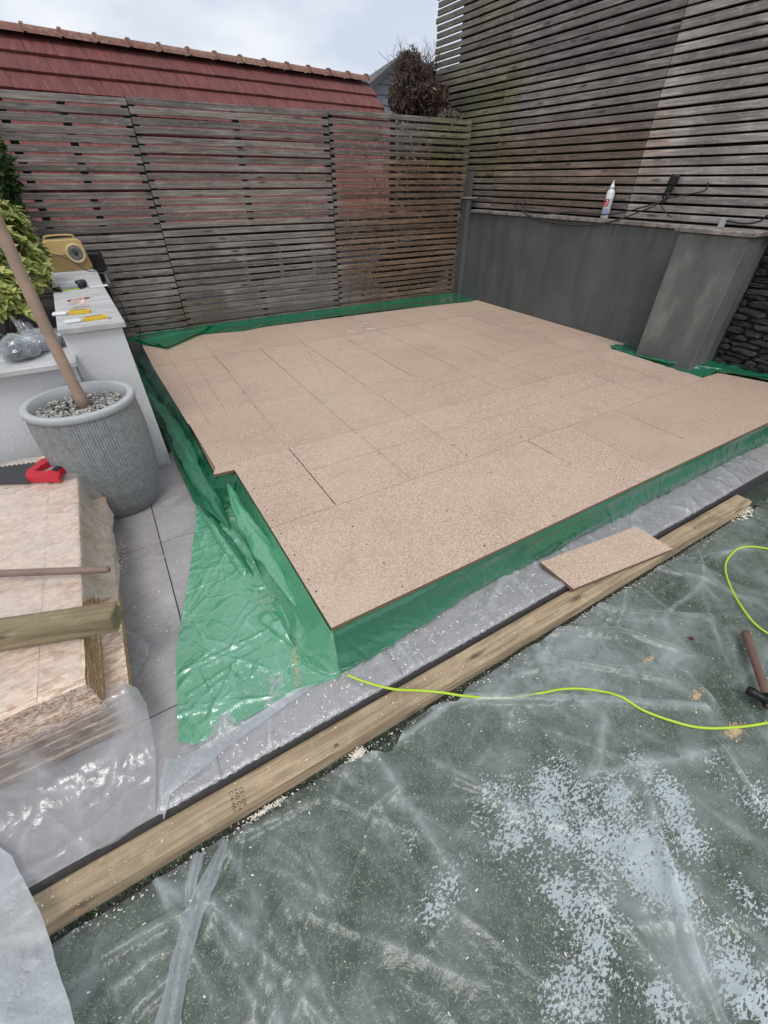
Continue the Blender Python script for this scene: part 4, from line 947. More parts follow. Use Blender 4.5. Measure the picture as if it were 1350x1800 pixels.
# big lawn sheet, regular fine grid
GX, GY = np.meshgrid(np.arange(-0.95, 3.45, 0.0065), np.linspace(0, 1, 190), indexing='ij')
front_edge = 0.548 - 0.05*np.exp(-((GX-0.33)/0.06)**2) - 0.035*np.exp(-((GX-0.62)/0.05)**2) + 0.012*(fbm(GX*6, GX*0+3.3, 81, 3)-0.5)
LY = -0.62 + (front_edge+0.62)*GY; LX = GX
def lawn_h(x, y):
    z = (fbm(x*3.2, y*3.2, 91, 4)-0.5)*0.020 + np.abs(fbm(x*9+y*4, y*9, 97, 3)-0.5)*0.010
    z += creases(x, y, 230, (-0.9, 3.3, -0.5, 0.6), 93, L=(0.05, 0.28), W=(0.004, 0.012), Hh=(0.0015, 0.008))
    z += creases(x, y, 60, (-0.75, 0.3, -0.1, 0.55), 95, L=(0.12, 0.4), W=(0.004, 0.012), Hh=(0.003, 0.009), ang=-1.2, spread=0.7)
    z += creases(x, y, 15, (-0.7, 0.9, -0.2, 0.5), 195, L=(0.2, 0.5), W=(0.010, 0.022), Hh=(0.004, 0.010), ang=-1.1, spread=0.9)
    z += creases(x, y, 15, (0.6, 2.4, -0.1, 0.5), 196, L=(0.15, 0.45), W=(0.010, 0.022), Hh=(0.004, 0.010), ang=0.0, spread=0.9)
    P = lambda *qs: [tuple(Zp(a, b, -0.09).to_2d()) for a, b in qs]
    key = poly_fold(x, y, P((760, 1245), (830, 1226), (960, 1230), (1090, 1232), (1240, 1243)), 0.014, 0.02)+poly_fold(x, y, P((640, 1335), (720, 1290), (790, 1240), (815, 1228)), 0.012, 0.02)+poly_fold(x, y, P((1150, 1480), (1180, 1560), (1215, 1680), (1275, 1820)), 0.016, 0.02)+poly_fold(x, y, P((600, 1335), (640, 1300), (700, 1282)), 0.02, 0.02)
    ply_add(key, 90)  # extra painted brightness along the main ridges, no height
    for q_ in (((900, 1075), (1010, 1050), (1090, 1075), (1250, 1085)), ((850, 1160), (960, 1110), (1090, 1108), (1215, 1150)), ((900, 1185), (1020, 1165), (1180, 1195)), ((1000, 1000), (1100, 985), (1200, 1010))): z += poly_fold(x, y, P(*q_), 0.016, 0.018)
    z += poly_fold(x, y, P((760, 1245), (830, 1228), (960, 1232), (1090, 1232), (1240, 1245)), 0.018, 0.020)
    z += poly_fold(x, y, P((640, 1335), (720, 1290), (790, 1240), (815, 1228)), 0.014, 0.014)
    z += poly_fold(x, y, P((1130, 1390), (1180, 1560), (1215, 1680), (1275, 1820)), 0.018, 0.020)
    z += poly_fold(x, y, P((640, 1350), (650, 1420), (720, 1370)), 0.010, 0.012) + poly_fold(x, y, P((775, 1300), (800, 1370), (850, 1390)), 0.010, 0.012)
    z += poly_fold(x, y, P((900, 1120), (1010, 1110), (1100, 1120)), 0.020, 0.014) + poly_fold(x, y, P((980, 1040), (1080, 1090), (1260, 1080)), 0.018, 0.013)
    z += poly_fold(x, y, P((1180, 1170), (1240, 1220), (1260, 1245)), 0.016, 0.018) + poly_fold(x, y, P((1250, 1300), (1310, 1380), (1330, 1420)), 0.016, 0.018)
    z += poly_fold(x, y, P((330, 1600), (420, 1470), (560, 1400)), 0.016, 0.013) + poly_fold(x, y, P((520, 1560), (470, 1650), (440, 1790)), 0.02, 0.012)
    z += poly_fold(x, y, P((400, 1570), (250, 1640), (120, 1720)), 0.014, 0.014) + poly_fold(x, y, P((330, 1690), (250, 1760), (190, 1830)), 0.014, 0.014)
    return z
PLY['v'] = None; LZZ = LZ + 0.014 + np.maximum(lawn_h(LX, LY), -0.008); LPLY = PLY['v']; PLY['v'] = None
nu, nv = LX.shape; idx = np.arange(nu*nv).reshape(nu, nv)
f = np.stack([idx[:-1, :-1], idx[1:, :-1], idx[1:, 1:], idx[:-1, 1:]], -1).reshape(-1, 4)
ls = mesh_py('polythene_sheet', np.stack([LX.ravel(), LY.ravel(), LZZ.ravel()], 1).tolist(), f.tolist(), LAWNFILM, None, True)
def blobmask(pts, x, y):
    m = np.zeros_like(x)
    for a, b_, r_, k_ in pts:
        c = Zp(a, b_, -0.09); wx = x+0.04*(fbm(x*6, y*6, 5, 3)-0.5); wy = y+0.04*(fbm(x*6+7, y*6, 6, 3)-0.5)
        m = 1-(1-m)*(1-np.minimum(0.95, k_)*np.exp(-((wx-c.x)**2+(wy-c.y)**2)/(2*(r_*1.15)**2)))
    return m*0.86
DAMP = [(980, 1370, 0.07, .75), (900, 1480, 0.06, .7), (1050, 1480, 0.055, .8), (1090, 1400, 0.05, .7), (1130, 1500, 0.05, .9), (990, 1590, 0.05, .75), (1070, 1600, 0.045, .7), (860, 1400, 0.05, .6), (1180, 1400, 0.045, .75), (1215, 1470, 0.04, .8),
        (1170, 1560, 0.045, .95), (770, 1600, 0.04, .65), (800, 1550, 0.04, .55), (1060, 1700, 0.035, .75), (1020, 1770, 0.05, .8), (1170, 1770, 0.04, .8), (1290, 1720, 0.045, .7), (1320, 1600, 0.05, .6), (1340, 1420, 0.06, .65), (1240, 1640, 0.03, .6), (1130, 1340, 0.05, .6), (900, 1260, 0.04, .5), (1240, 1330, 0.04, .5), (960, 1440, 0.05, .7), (1340, 1780, 0.05, .7), (720, 1480, 0.03, .45)]
MIST = [(860, 1165, 0.05, .8), (960, 1160, 0.06, .9), (1040, 1150, 0.06, .7), (1010, 1060, 0.05, .7), (940, 1120, 0.05, .7), (1120, 1100, 0.05, .6), (1180, 1150, 0.05, .6), (1000, 1130, 0.10, .6), (1090, 1050, 0.10, .6), (930, 1180, 0.08, .75), (1180, 1100, 0.06, .5), (870, 1200, 0.05, .7), (1100, 1180, 0.09, .6), (1030, 1205, 0.07, .7), (1190, 1180, 0.05, .6), (1150, 1560, 0.06, .8), (1210, 1680, 0.05, .7), (1250, 1760, 0.05, .7), (1060, 980, 0.08, .4), (780, 1290, 0.06, .45), (900, 1300, 0.06, .45),
        (500, 1480, 0.04, .5), (350, 1560, 0.04, .4), (150, 1720, 0.05, .5), (640, 1420, 0.04, .4), (1180, 1000, 0.06, .4), (1300, 1330, 0.05, .5), (560, 1620, 0.06, .3), (620, 1760, 0.06, .3), (990, 1450, 0.10, .4)]
for nm_, P_ in (('damp', DAMP), ('mist_glint', MIST)):
    at = ls.data.attributes.new(nm_, 'FLOAT', 'POINT'); at.data.foreach_set('value', blobmask(P_, LX.ravel(), LY.ravel()) if nm_ == 'damp' else np.maximum(0.95*blobmask(P_, LX.ravel(), LY.ravel()), 0.8*LPLY.ravel()))  # real mist patches, joined with the painted fold highlights
tag(ls, 'large crumpled clear polythene sheet over the green turf in the foreground, misted with damp', 'plastic sheet')
# gathered rope of film at the left of the lawn sheet
def ribbon(name, pts, widths, z0, seed, mat, label, nseg=14):
    P_ = smooth_path([Zp(a, b, z0) for a, b in pts], 12); n = len(P_); W_ = np.interp(np.linspace(0, 1, n), np.linspace(0, 1, len(widths)), widths); vs = []; fs = []
    for i, p in enumerate(P_):
        t = (P_[min(i+1, n-1)]-P_[max(i-1, 0)]).normalized(); u = Vector((t.y, -t.x, 0)).normalized()
        for k in range(nseg+1):
            s = k/nseg*2-1; h = 0.010*(1-s*s)*(0.5+0.5*W_[i]/0.03) + 0.007*math.sin(s*7+i*0.12)+0.006*mnoise.noise(Vector((p.x*14, p.y*14, s*3+seed)))
            vs.append(p+u*s*W_[i]*(1+0.15*mnoise.noise(Vector((i*0.3, k*0.1, seed))))+Vector((0, 0, h+0.006)))
    for i in range(n-1):
        for k in range(nseg): a = i*(nseg+1)+k; fs.append((a, a+1, a+nseg+2, a+nseg+1))
    return tag(mesh_py(name, vs, fs, mat, None, True), label, 'plastic sheet')
ribbon('gathered_film', [(398, 1478), (378, 1530), (345, 1600), (320, 1680), (295, 1800), (285, 1860)], [0.008, 0.020, 0.028, 0.024, 0.026, 0.034], -0.085, 4, MILKY, 'milky rope of gathered polythene running from the timber to the bottom edge')
ribbon('gathered_film', [(352, 1500), (338, 1560), (333, 1610)], [0.016, 0.014, 0.006], -0.085, 9, MILKY, 'short milky tuck of polythene just left of the gathered rope')

# ================================================================== BOARD STACK
grpS = 'strand boards stacked at the left edge'
def sboard(x0, x1, y0, y1, z0, z1, rz, label, lay):
    bm = bmesh.new(); nx_ = 26; ny_ = 1
    c = Vector(((x0+x1)/2, (y0+y1)/2, 0)); M = Matrix.Translation(c) @ Matrix.Rotation(rz, 4, 'Z') @ Matrix.Translation(-c)
    # slab with ragged right and front faces
    px = [(x0+(x1-x0)*i/22, y0+random.uniform(0, 0.006)) for i in range(23)] + [(x1-random.uniform(0, 0.002), y0+(y1-y0)*i/50) for i in range(1, 51)] + [(x0, y1)]
    t_ = [bm.verts.new(M @ Vector((x, y, z1))) for x, y in px]; b_ = [bm.verts.new(M @ Vector((x+random.uniform(-0.001, 0.001), y+random.uniform(-0.001, 0.001), z0))) for x, y in px]
    bm.faces.new(t_); bm.faces.new(b_[::-1])
    for i in range(len(px)): j = (i+1) % len(px); bm.faces.new((t_[i], b_[i], b_[j], t_[j]))
    bmesh.ops.recalc_face_normals(bm, faces=bm.faces)
    for f in bm.faces:
        c_ = f.calc_center_median(); f.material_index = 0 if abs(f.normal.z) > 0.5 else (1 if c_.y > y0+0.012 and c_.x > (x0+x1)/2 else (3 if z0 > 0.17 else 2))
    me = bpy.data.meshes.new('strand_board'); bm.to_mesh(me); bm.free()
    for m_ in (OSB_TOP, OSB_EDGE, OSB_SIDE, OSB_FRONT): me.materials.append(m_)
    o = bpy.data.objects.new('strand_board', me); COL.objects.link(o); tag(o, label, 'board', grpS); return o
names = ['lowest', 'second from the bottom', 'third from the bottom', 'fourth from the bottom', 'fifth from the bottom', 'sixth from the bottom', 'seventh from the bottom', 'eighth from the bottom', 'ninth from the bottom']
xr = [-0.364, -0.362, -0.360, -0.356, -0.350, -0.338, -0.333, -0.329, -0.326]
for k in range(9):
    z0 = 0.012 + k*0.0187
    sboard(-1.25, xr[k]+random.uniform(-0.002, 0.002), 0.95+random.uniform(-0.010, 0.012), 2.12+random.uniform(0, 0.02), z0, z0+0.0178, random.uniform(-0.006, 0.006), 'brown strand board, %s in the lower half of the stack' % names[k], False)
ups = ['lowest', 'second', 'third', 'fourth', 'fifth', 'sixth', 'seventh', 'topmost']
for k in range(8):
    z0 = 0.182 + k*0.018; yy = 0.948-0.0035*k+random.uniform(-0.009, 0.007)
    if k < 5: sboard(-1.25, -0.390+random.uniform(-0.005, 0.005), yy, 2.11+random.uniform(-0.01, 0.01), z0, z0+0.0171, random.uniform(-0.007, 0.005), 'pale strand board in the upper half of the stack, %s of its sheets%s' % (ups[k], '' if k == 0 else ' from below'), True)
    else:
        sboard(-0.4995, -0.388+random.uniform(-0.004, 0.004), yy, 2.10+random.uniform(-0.01, 0.01), z0, z0+0.0171, 0, 'narrow pale board strip along the right of the stack top, %s layer' % ['lower', 'middle', 'upper'][k-5], True)
        sboard(-1.30, -0.5003, yy, 2.41, z0, z0+0.0171, 0, 'wide pale board on top of the stack left of the narrow strip, %s layer' % ['lower', 'middle', 'upper'][k-5], True)
# wrap over the top, hanging down the right side
def wrap_z(x, y):
    over = np.clip((x+0.386)/0.010, 0, 1); z = 0.329+0.002 + np.abs(fbm(x*10, y*10, 101, 4)-0.5)*0.008 + np.abs(creases(x, y, 110, (-0.8, -0.3, 1, 2.4), 103, L=(0.04, 0.22), Hh=(0.0015, 0.006)))
    hang = np.clip((x+0.386)/0.075, 0, 1)
    z = np.where(x > -0.386, 0.333 - 0.145*hang**0.8 + np.abs(fbm(x*12, y*6, 107, 3)-0.5)*0.03*hang + 0.0, z)
    return z
wp = [Vector((-1.0, 0.95)), Vector((-0.62, 0.945)), Vector((-0.41, 0.95)), Vector((-0.396, 0.96)), Vector((-0.396, 1.22)), Vector((-0.372, 1.30)), Vector((-0.318, 1.36)), Vector((-0.305, 1.55)), Vector((-0.31, 1.80)), Vector((-0.30, 1.93)), Vector((-0.33, 2.08)), Vector((-0.37, 2.16)), Vector((-0.45, 2.20)), Vector((-0.54, 2.395)), Vector((-0.62, 2.42)), Vector((-1.0, 2.42))]
tag(sheet('stack_wrap', wp, 0.009, wrap_z, WRAP, ragged=0.001), 'milky packaging film over the top of the board stack and hanging down its right side', 'plastic sheet')
# film flap on the far corner of the stack
# lower ground sheet over the foot of the stack
def lo_z(x, y):
    dx = np.clip(x+0.33, 0, None); dy = np.clip(0.945-y, 0, None); d = np.hypot(dx, dy)
    z = 0.006 + 0.20*np.exp(-(d/0.055)**1.15) + np.abs(fbm(x*7, y*7, 111, 4)-0.5)*0.014 + np.abs(creases(x, y, 44, (-0.8, -0.3, 0.6, 1.0), 113, L=(0.08, 0.35), W=(0.004, 0.014), Hh=(0.002, 0.009)))
    step = np.clip((0.668-y)/0.02, 0, 1); return z + step*0.004
lp = [Vector((-1.1, 0.955)), Vector((-0.46, 0.95)), Vector((-0.42, 0.962)), Vector((-0.385, 0.975)), Vector((-0.345, 0.985)), Vector((-0.31, 0.975)), Vector((-0.30, 0.93)), Vector((-0.318, 0.85)), Vector((-0.325, 0.80)), Vector((-0.347, 0.665)), Vector((-0.45, 0.648)), Vector((-0.60, 0.66)), Vector((-0.72, 0.69)), Vector((-1.1, 0.70))]
tag(sheet('ground_film', lp, 0.009, lo_z, CLEAR2, ragged=0.001), 'cloudy clear film over the front foot of the board stack and the paving', 'plastic sheet')
tp = [Zp(*q, 0.012).to_2d() for q in [(212, 1100), (250, 1120), (262, 1138), (262, 1150), (240, 1190), (228, 1212), (222, 1190), (216, 1150)]]
tag(sheet('film_scrap', tp, 0.006, lambda x, y: 0.012+np.abs(fbm(x*30, y*30, 5, 3)-0.5)*0.012, MILKY), 'torn scrap of film sticking out from the right side of the board stack', 'plastic sheet')
# near film at the bottom left corner, bulging over the timber end
np_ = [Zp(*q, 0.03).to_2d() for q in [(-60, 1440), (0, 1489), (22, 1505), (50, 1560), (82, 1625), (103, 1700), (122, 1760), (140, 1830), (140, 1900), (-60, 1900)]]
def nz_(x, y): return 0.03 + np.abs(fbm(x*9, y*9, 121, 4)-0.5)*0.04 + np.abs(creases(x, y, 20, (-0.9, -0.5, 0.4, 0.7), 123, L=(0.05, 0.2), Hh=(0.002, 0.008)))
tag(sheet('near_film', np_, 0.008, nz_, film('bluish_milky_film', (0.70, 0.74, 0.79), 0.66, rough=0.35, noise_op=0.35, bump=0.8, spec=0.5, ply=0.3)), 'bluish milky polythene hanging over the left end of the long timber', 'plastic sheet')

# ================================================================== POT AND TREE
PC = Vector((-0.272, 2.325, 0))
pot = thing('plant_pot', 'tall ribbed grey plant pot with a pale rim in front of the white wall', 'plant pot', PC)
prof = [(0.130, 0.0), (0.148, 0.004), (0.183, 0.07), (0.209, 0.17), (0.226, 0.29), (0.232, 0.40), (0.231, 0.50), (0.226, 0.572)]
prof2 = []
for i in range(len(prof)-1):
    for k in range(4): t_ = k/4; prof2.append((prof[i][0]*(1-t_)+prof[i+1][0]*t_, prof[i][1]*(1-t_)+prof[i+1][1]*t_))
prof2.append(prof[-1])
bm = bmesh.new(); NS = 360
lathe_bm(bm, prof2, NS, None, rf=lambda r, z, k, j: r - (0.0042 if (k % 3 == 0) else 0.0)*(1 if j > 1 else 0) + 0.0006*math.sin(k*1.7))
o = obj('pot_body', bm, POT); o.location = PC; bpy_par(o, pot); o.location = PC
o = lathe('rim', [(0.227, 0.572), (0.233, 0.576), (0.233, 0.597), (0.230, 0.602), (0.206, 0.602), (0.202, 0.599), (0.200, 0.56), (0.198, 0.50)], POTRIM, None, 72, close_bot=False); o.location = PC; bpy_par(o, pot); 
def pp(i):
    a = random.random()*2*PI; r = 0.197*math.sqrt(random.random()); return (PC.x+r*math.cos(a), PC.y+r*math.sin(a), 0.548+random.uniform(-0.006, 0.008))
o = pebbles('pot_pebbles', 1500, pp, (0.0045, 0.0095), PEB); tag(o, 'grey pebbles covering the soil in the tall pot', 'pebbles', kind='stuff')
o = lathe('soil', [(0.0, 0.54), (0.20, 0.541)], SOIL, None, 24, close_top=False); o.location = PC; bpy_par(o, pot)
tree = thing('potted_tree', 'young tree with a bare straight pale trunk growing in the ribbed pot', 'tree', (-0.268, 2.345, 0.54))
pts = [(-0.268+0.004*math.sin(z*5), 2.345+0.003*math.cos(z*4), z) for z in np.linspace(0.535, 2.3, 26)]
bm = bmesh.new(); tube_bm(bm, pts, [0.031 if i == 0 else (0.0265 if i == 1 else 0.0245-0.006*i/25) for i in range(26)], 18)
for v in bm.verts: v.co.xy += Vector((1, 1))*0.0014*mnoise.noise(v.co*18)
o = obj('trunk', bm, TRUNK_M, None, True); bpy_par(o, tree)
bm = bmesh.new(); bl = bmesh.new()
for k in range(9):
    a = k*2.4; z = 1.75+0.06*k; d = Vector((math.cos(a), math.sin(a), 0.9)); pb = [Vector((-0.268, 2.345, z))+d*s*0.5+Vector((0, 0, 0.1*s*s)) for s in (0, 0.35, 0.7, 1)]
    tube_bm(bm, pb, [0.008, 0.006, 0.004, 0.002], 6)
    for i in range(14):
        c = pb[2].lerp(pb[3], random.random()*1.2)+Vector([random.uniform(-0.1, 0.1) for _ in range(3)]); u = Vector([random.gauss(0, 1) for _ in range(3)]).normalized(); w = u.orthogonal().normalized()
        bl.faces.new([bl.verts.new(c+u*0.04), bl.verts.new(c+w*0.012), bl.verts.new(c-u*0.04), bl.verts.new(c-w*0.012)])
o = obj('branches', bm, TRUNK_M, None, True); bpy_par(o, tree); o = obj('crown', bl, DKGREEN); bpy_par(o, tree)

# ================================================================== SHRUBS
def leaf_mesh(name, L_, W_, edge, mid, curl=0.25):
    rows = 5; vs = []; cols = []; fs = []
    for i in range(rows+1):
        t_ = i/rows; w = W_*math.sin(PI*min(0.98, t_**0.75*0.97+0.02))*0.5+0.0008; z = curl*L_*(t_-t_*t_*1.3)
        for s, c in ((-1, edge), (-0.5, mid), (0, mid), (0.5, mid), (1, edge)):
            vs.append((s*w, t_*L_, z+abs(s)*w*0.35)); cols.append(c)
    for i in range(rows):
        for k in range(4): a = i*5+k; fs.append((a, a+1, a+6, a+5))
    me = bpy.data.meshes.new(name); me.from_pydata(vs, [], fs); at = me.color_attributes.new('leafcol', 'FLOAT_COLOR', 'POINT')
    for i, c in enumerate(cols): at.data[i].color = (*c, 1)
    me.materials.append(VARIEG); me.polygons.foreach_set('use_smooth', [True]*len(me.polygons)); return me
YE = (0.72, 0.66, 0.27)
LM = [leaf_mesh('leaf', 0.070, 0.032, YE, (0.34, 0.38, 0.10)), leaf_mesh('leaf', 0.060, 0.029, (0.62, 0.60, 0.24), (0.50, 0.50, 0.16), 0.4), leaf_mesh('leaf', 0.078, 0.031, (0.50, 0.50, 0.13), (0.24, 0.31, 0.08), 0.1)]
SC = Vector((-0.66, 3.55, 0.62))
shrub = thing('variegated_shrub', 'yellow and green variegated shrub in the planter behind the low white wall', 'shrub', SC)
lmats = []; stems = bmesh.new(); rs = random.Random(5)
blobs = [(Yp(2, 412, 4.0), 0.17), (Yp(34, 455, 3.9), 0.15), (Yp(-10, 470, 3.7), 0.22), (Yp(44, 498, 3.65), 0.13), (Yp(0, 540, 3.35), 0.15), (Yp(-40, 430, 3.9), 0.25), (Yp(-40, 530, 3.4), 0.22), (Yp(22, 545, 3.5), 0.10)]
for b_, R_ in blobs:
    for i in range(int(330*R_)):
        d = Vector([rs.gauss(0, 1) for _ in range(3)]).normalized()
        if d.y > 0.55: d.y *= -1
        if d.z < -0.3: d.z *= -1
        c = b_ + d*R_*rs.uniform(0.72, 1.05)*(1+0.22*mnoise.noise(b_*3+d*2.2))
        if c.z < 0.66: continue
        axis = (d + Vector((0, -0.1, 0.65))).normalized()
        tube_bm(stems, [c-axis*0.09-d*0.02, c-axis*0.03, c], 0.0022, 4, False)
        ph = rs.random()*6; nl = rs.choice((7, 8, 9)); u = axis.orthogonal().normalized(); w = axis.cross(u)
        for k in range(nl):
            a = ph+k*2.4; el = 0.25+0.55*k/nl; out = (u*math.cos(a)+w*math.sin(a)); yv = (out*math.cos(el)+axis*math.sin(el)).normalized(); zv = (axis-yv*axis.dot(yv)).normalized(); xv = yv.cross(zv); s = rs.uniform(0.7, 1.15)*(1-0.25*k/nl)
            lmats.append((Matrix(((xv.x*s, yv.x*s, zv.x*s, c.x+axis.x*k*0.002), (xv.y*s, yv.y*s, zv.y*s, c.y+axis.y*k*0.002), (xv.z*s, yv.z*s, zv.z*s, c.z+axis.z*k*0.002), (0, 0, 0, 1))), rs.randrange(3)))
def campx(p):
    d = Vector((p.x, p.y, p.z-CAMZ)); w = d.dot(fwd); return (675+F*d.dot(rt)/w, 900-F*d.dot(up)/w, w)
def near(m):
    x, y, w = campx(m[0].translation); return w + (5 if not (-5 < x < 1350 and 0 < y < 1800) else 0) - 0.25*m[0].to_3x3().col[2].dot(-fwd)
lmats.sort(key=near)
shrub_inv = Matrix.Translation(SC).inverted()
for m, v in lmats[:280]:
    o = bpy.data.objects.new('leaf', LM[v]); COL.objects.link(o); o.parent = shrub; o.matrix_parent_inverse = shrub_inv; o.matrix_basis = m
vv = []; ff_ = []; cc = []
data = []
for me in LM:
    data.append((np.array([v.co[:] for v in me.vertices]), [tuple(p.vertices) for p in me.polygons], [tuple(c.color) for c in me.color_attributes[0].data]))
off = 0
for m, v in lmats[280:]:
    V_, F__, C_ = data[v]; M_ = np.array(m); vv.append(V_ @ M_[:3, :3].T + M_[:3, 3]); ff_ += [tuple(a+off for a in f) for f in F__]; k_ = rs.uniform(0.7, 1.05); cc += [(c[0]*k_, c[1]*k_, c[2]*k_, 1) for c in C_]; off += len(V_)
o = mesh_py('leaves', np.concatenate(vv).tolist(), ff_, VARIEG, None, True); at = o.data.color_attributes.new('leafcol', 'FLOAT_COLOR', 'POINT'); at.data.foreach_set('color', np.array(cc).ravel()); o['kind'] = 'stuff'; bpy_par(o, shrub)
o = obj('stems', stems, STEMW); bpy_par(o, shrub)
bm = bmesh.new()
for i in range(14): a = rs.uniform(-0.25, 0.2); b_ = rs.uniform(-0.3, 0.35); tube_bm(bm, [SC+Vector((a*0.3, b_*0.3, 0)), SC+Vector((a*0.8, b_, 0.2)), SC+Vector((a*1.4, b_*1.5, 0.42))], [0.007, 0.005, 0.003], 5)
o = obj('woody_stems', bm, TWIG); bpy_par(o, shrub)

def scatter_leaves(name, n, centre, rad, size, mat, parent, droop=0.0, seed=1, aspect=0.28, shape=None):
    r_ = np.random.RandomState(seed); d = r_.normal(size=(n, 3)); d /= np.linalg.norm(d, axis=1)[:, None]; rr = r_.uniform(0.25, 1, n)**0.5
    lump = 1+0.35*(fbm(d[:, 0]*2.5+5, d[:, 2]*2.5+d[:, 1]*1.7+5, seed, 3)-0.5)*2
    c = np.array(centre)+d*np.array(rad)*(rr*lump)[:, None]
    u = r_.normal(size=(n, 3)); u[:, 2] -= droop; u /= np.linalg.norm(u, axis=1)[:, None]; w = np.cross(u, r_.normal(size=(n, 3))); w /= np.linalg.norm(w, axis=1)[:, None]
    L_ = r_.uniform(size*0.6, size*1.3, n)[:, None]; v = np.stack([c-u*L_/2, c+w*L_*aspect/2, c+u*L_/2, c-w*L_*aspect/2], 1).reshape(-1, 3)
    f = np.arange(4*n).reshape(n, 4); o = mesh_py(name, v.tolist(), f.tolist(), mat)
    if parent is not None: bpy_par(o, parent)
    return o
ev = thing('evergreen_shrub', 'dark green leafy shrub at the left edge in front of the slatted fence', 'shrub', (-0.95, 4.4, 0.62))
o = scatter_leaves('crown', 4200, Yp(-48, 275, 4.6), (0.22, 0.16, 0.40), 0.06, DKGREEN, ev, 0.2, 3, 0.45); 
o = scatter_leaves('crown', 2500, Yp(-32, 355, 4.6), (0.24, 0.14, 0.26), 0.05, DKGREEN, ev, 0.2, 4, 0.45)
bm = bmesh.new(); tube_bm(bm, [(-0.9, 4.5, 0.6), (-0.88, 4.5, 1.0), (-0.9, 4.5, 1.5)], [0.02, 0.015, 0.006], 6); o = obj('stem', bm, TWIG); bpy_par(o, ev)
# brown climber tumbling over the fence top
bc = Yp(728, 150, 5.45)
br = thing('dead_climber', 'brown withered climber bush rising above the fence in front of the tall screen', 'shrub', (bc.x, bc.y, 0))
for n_, q, Y, rad, dr, sz, sd_, mat in ((1050, (722, 132), 5.5, (0.19, 0.15, 0.19), 0.8, 0.075, 3, BROWNL), (2700, (722, 178), 5.45, (0.25, 0.18, 0.18), 0.9, 0.07, 5, BROWNL), (2300, (762, 178), 5.25, (0.20, 0.16, 0.15), 0.6, 0.065, 6, BROWNL), (700, (790, 205), 5.0, (0.16, 0.06, 0.04), 0.1, 0.06, 8, PALEL), (420, (755, 140), 5.6, (0.09, 0.1, 0.16), 1.0, 0.06, 9, BROWNL),
                              (5200, (780, 240), 5.3, (0.36, 0.16, 0.28), 0.6, 0.07, 22, BROWNL), (6200, (735, 300), 5.35, (0.46, 0.2, 0.44), 0.6, 0.07, 12, PALEL), (4200, (770, 420), 5.3, (0.40, 0.2, 0.38), 0.5, 0.07, 13, PALEL), (3500, (720, 470), 5.35, (0.62, 0.2, 0.30), 0.5, 0.08, 14, BROWNL), (900, (650, 410), 5.4, (0.5, 0.15, 0.2), 0.4, 0.08, 15, PALEL)):
    c = Yp(q[0], q[1], Y); o = scatter_leaves('foliage', n_, c, rad, sz, mat, br, dr, sd_, 0.26); o['kind'] = 'stuff'
bm = bmesh.new()
def twig(p, q, w=0.004, wob=0.06):
    n = 7; pts = [Vector(p).lerp(Vector(q), i/(n-1))+Vector([random.uniform(-wob, wob)*math.sin(PI*i/(n-1)) for _ in range(3)])*0.5 for i in range(n)]; tube_bm(bm, pts, [w*(1-0.7*i/(n-1)) for i in range(n)], 4)
base = Yp(740, 205, 5.4)
for q, Y in (((702, 68), 5.5), ((720, 78), 5.5), ((664, 90), 5.4), ((683, 100), 5.4), ((753, 92), 5.4), ((740, 98), 5.5), ((657, 122), 5.4), ((765, 75), 5.6), ((712, 85), 5.5)):
    a = Yp(random.uniform(700, 745), 175, 5.45); t_ = Yp(q[0], q[1], Y); twig(a, t_, 0.005)
    for k in range(4): m_ = Vector(a).lerp(t_, random.uniform(0.55, 1)); twig(m_, m_+Vector((random.uniform(-0.08, 0.08), 0, random.uniform(-0.02, 0.10))), 0.002, 0.02)
for k in range(330): a = Yp(random.uniform(688, 775), random.uniform(95, 200), random.uniform(5.2, 5.6)); twig(a, a+Vector((random.uniform(-0.12, 0.12), 0, random.uniform(-0.2, 0.2))), 0.003, 0.04)
for k in range(26): a = Yp(random.uniform(740, 820), random.uniform(198, 212), random.uniform(4.84, 5.0)); twig(a, a+Vector((random.uniform(-0.10, 0.10), 0, random.uniform(-0.02, 0.09))), 0.0022, 0.05)
for k in range(14): twig((random.uniform(2.6, 3.9), 5.3, 0.1), (random.uniform(2.8, 3.9), 5.35, 1.9), 0.009, 0.15)
o = obj('stems', bm, TWIG); bpy_par(o, br)

# ================================================================== THINGS ON THE PLANTER WALL
CZ = 0.8405
RY = 4.50
a = Yp(163, 470, RY); b_ = Yp(97, 480, RY); top = Yp(143, 408, RY)
rw_ = 0.285; rx1 = a.x; rx0 = rx1-rw_; rh = 0.205
rad = thing('portable_radio', 'cream retro portable radio with a round dial on the planter wall', 'radio', ((rx0+rx1)/2, RY, CZ), rz=0.12)
def rbox(bm, w0, w1, h, d0, d1, r=0.03, seg=5):
    """upright body with rounded corners, wider at the foot"""
    rings = []
    for (s, yy) in ((0.93, -d0/2-0.004), (1.0, -d0/2+0.008), (1.0, d0/2-0.008), (0.93, d0/2+0.004)):
        ring = []
        for (cx, cz, a0) in ((w1/2-r, h-r, 0), (-w1/2+r, h-r, PI/2), (-w0/2+r, r, PI), (w0/2-r, r, 1.5*PI)):
            for k in range(seg+1): an = a0+k*PI/2/seg; ring.append(bm.verts.new(((cx+r*math.cos(an))*(1 if s == 1 else 0.965), yy, h/2+(cz+r*math.sin(an)-h/2)*(1 if s == 1 else 0.95))))
        rings.append(ring)
    n = len(rings[0])
    for i in range(3):
        for k in range(n): bm.faces.new((rings[i][k], rings[i][(k+1) % n], rings[i+1][(k+1) % n], rings[i+1][k]))
    bm.faces.new(rings[0]); bm.faces.new(rings[-1][::-1]); bmesh.ops.recalc_face_normals(bm, faces=bm.faces)
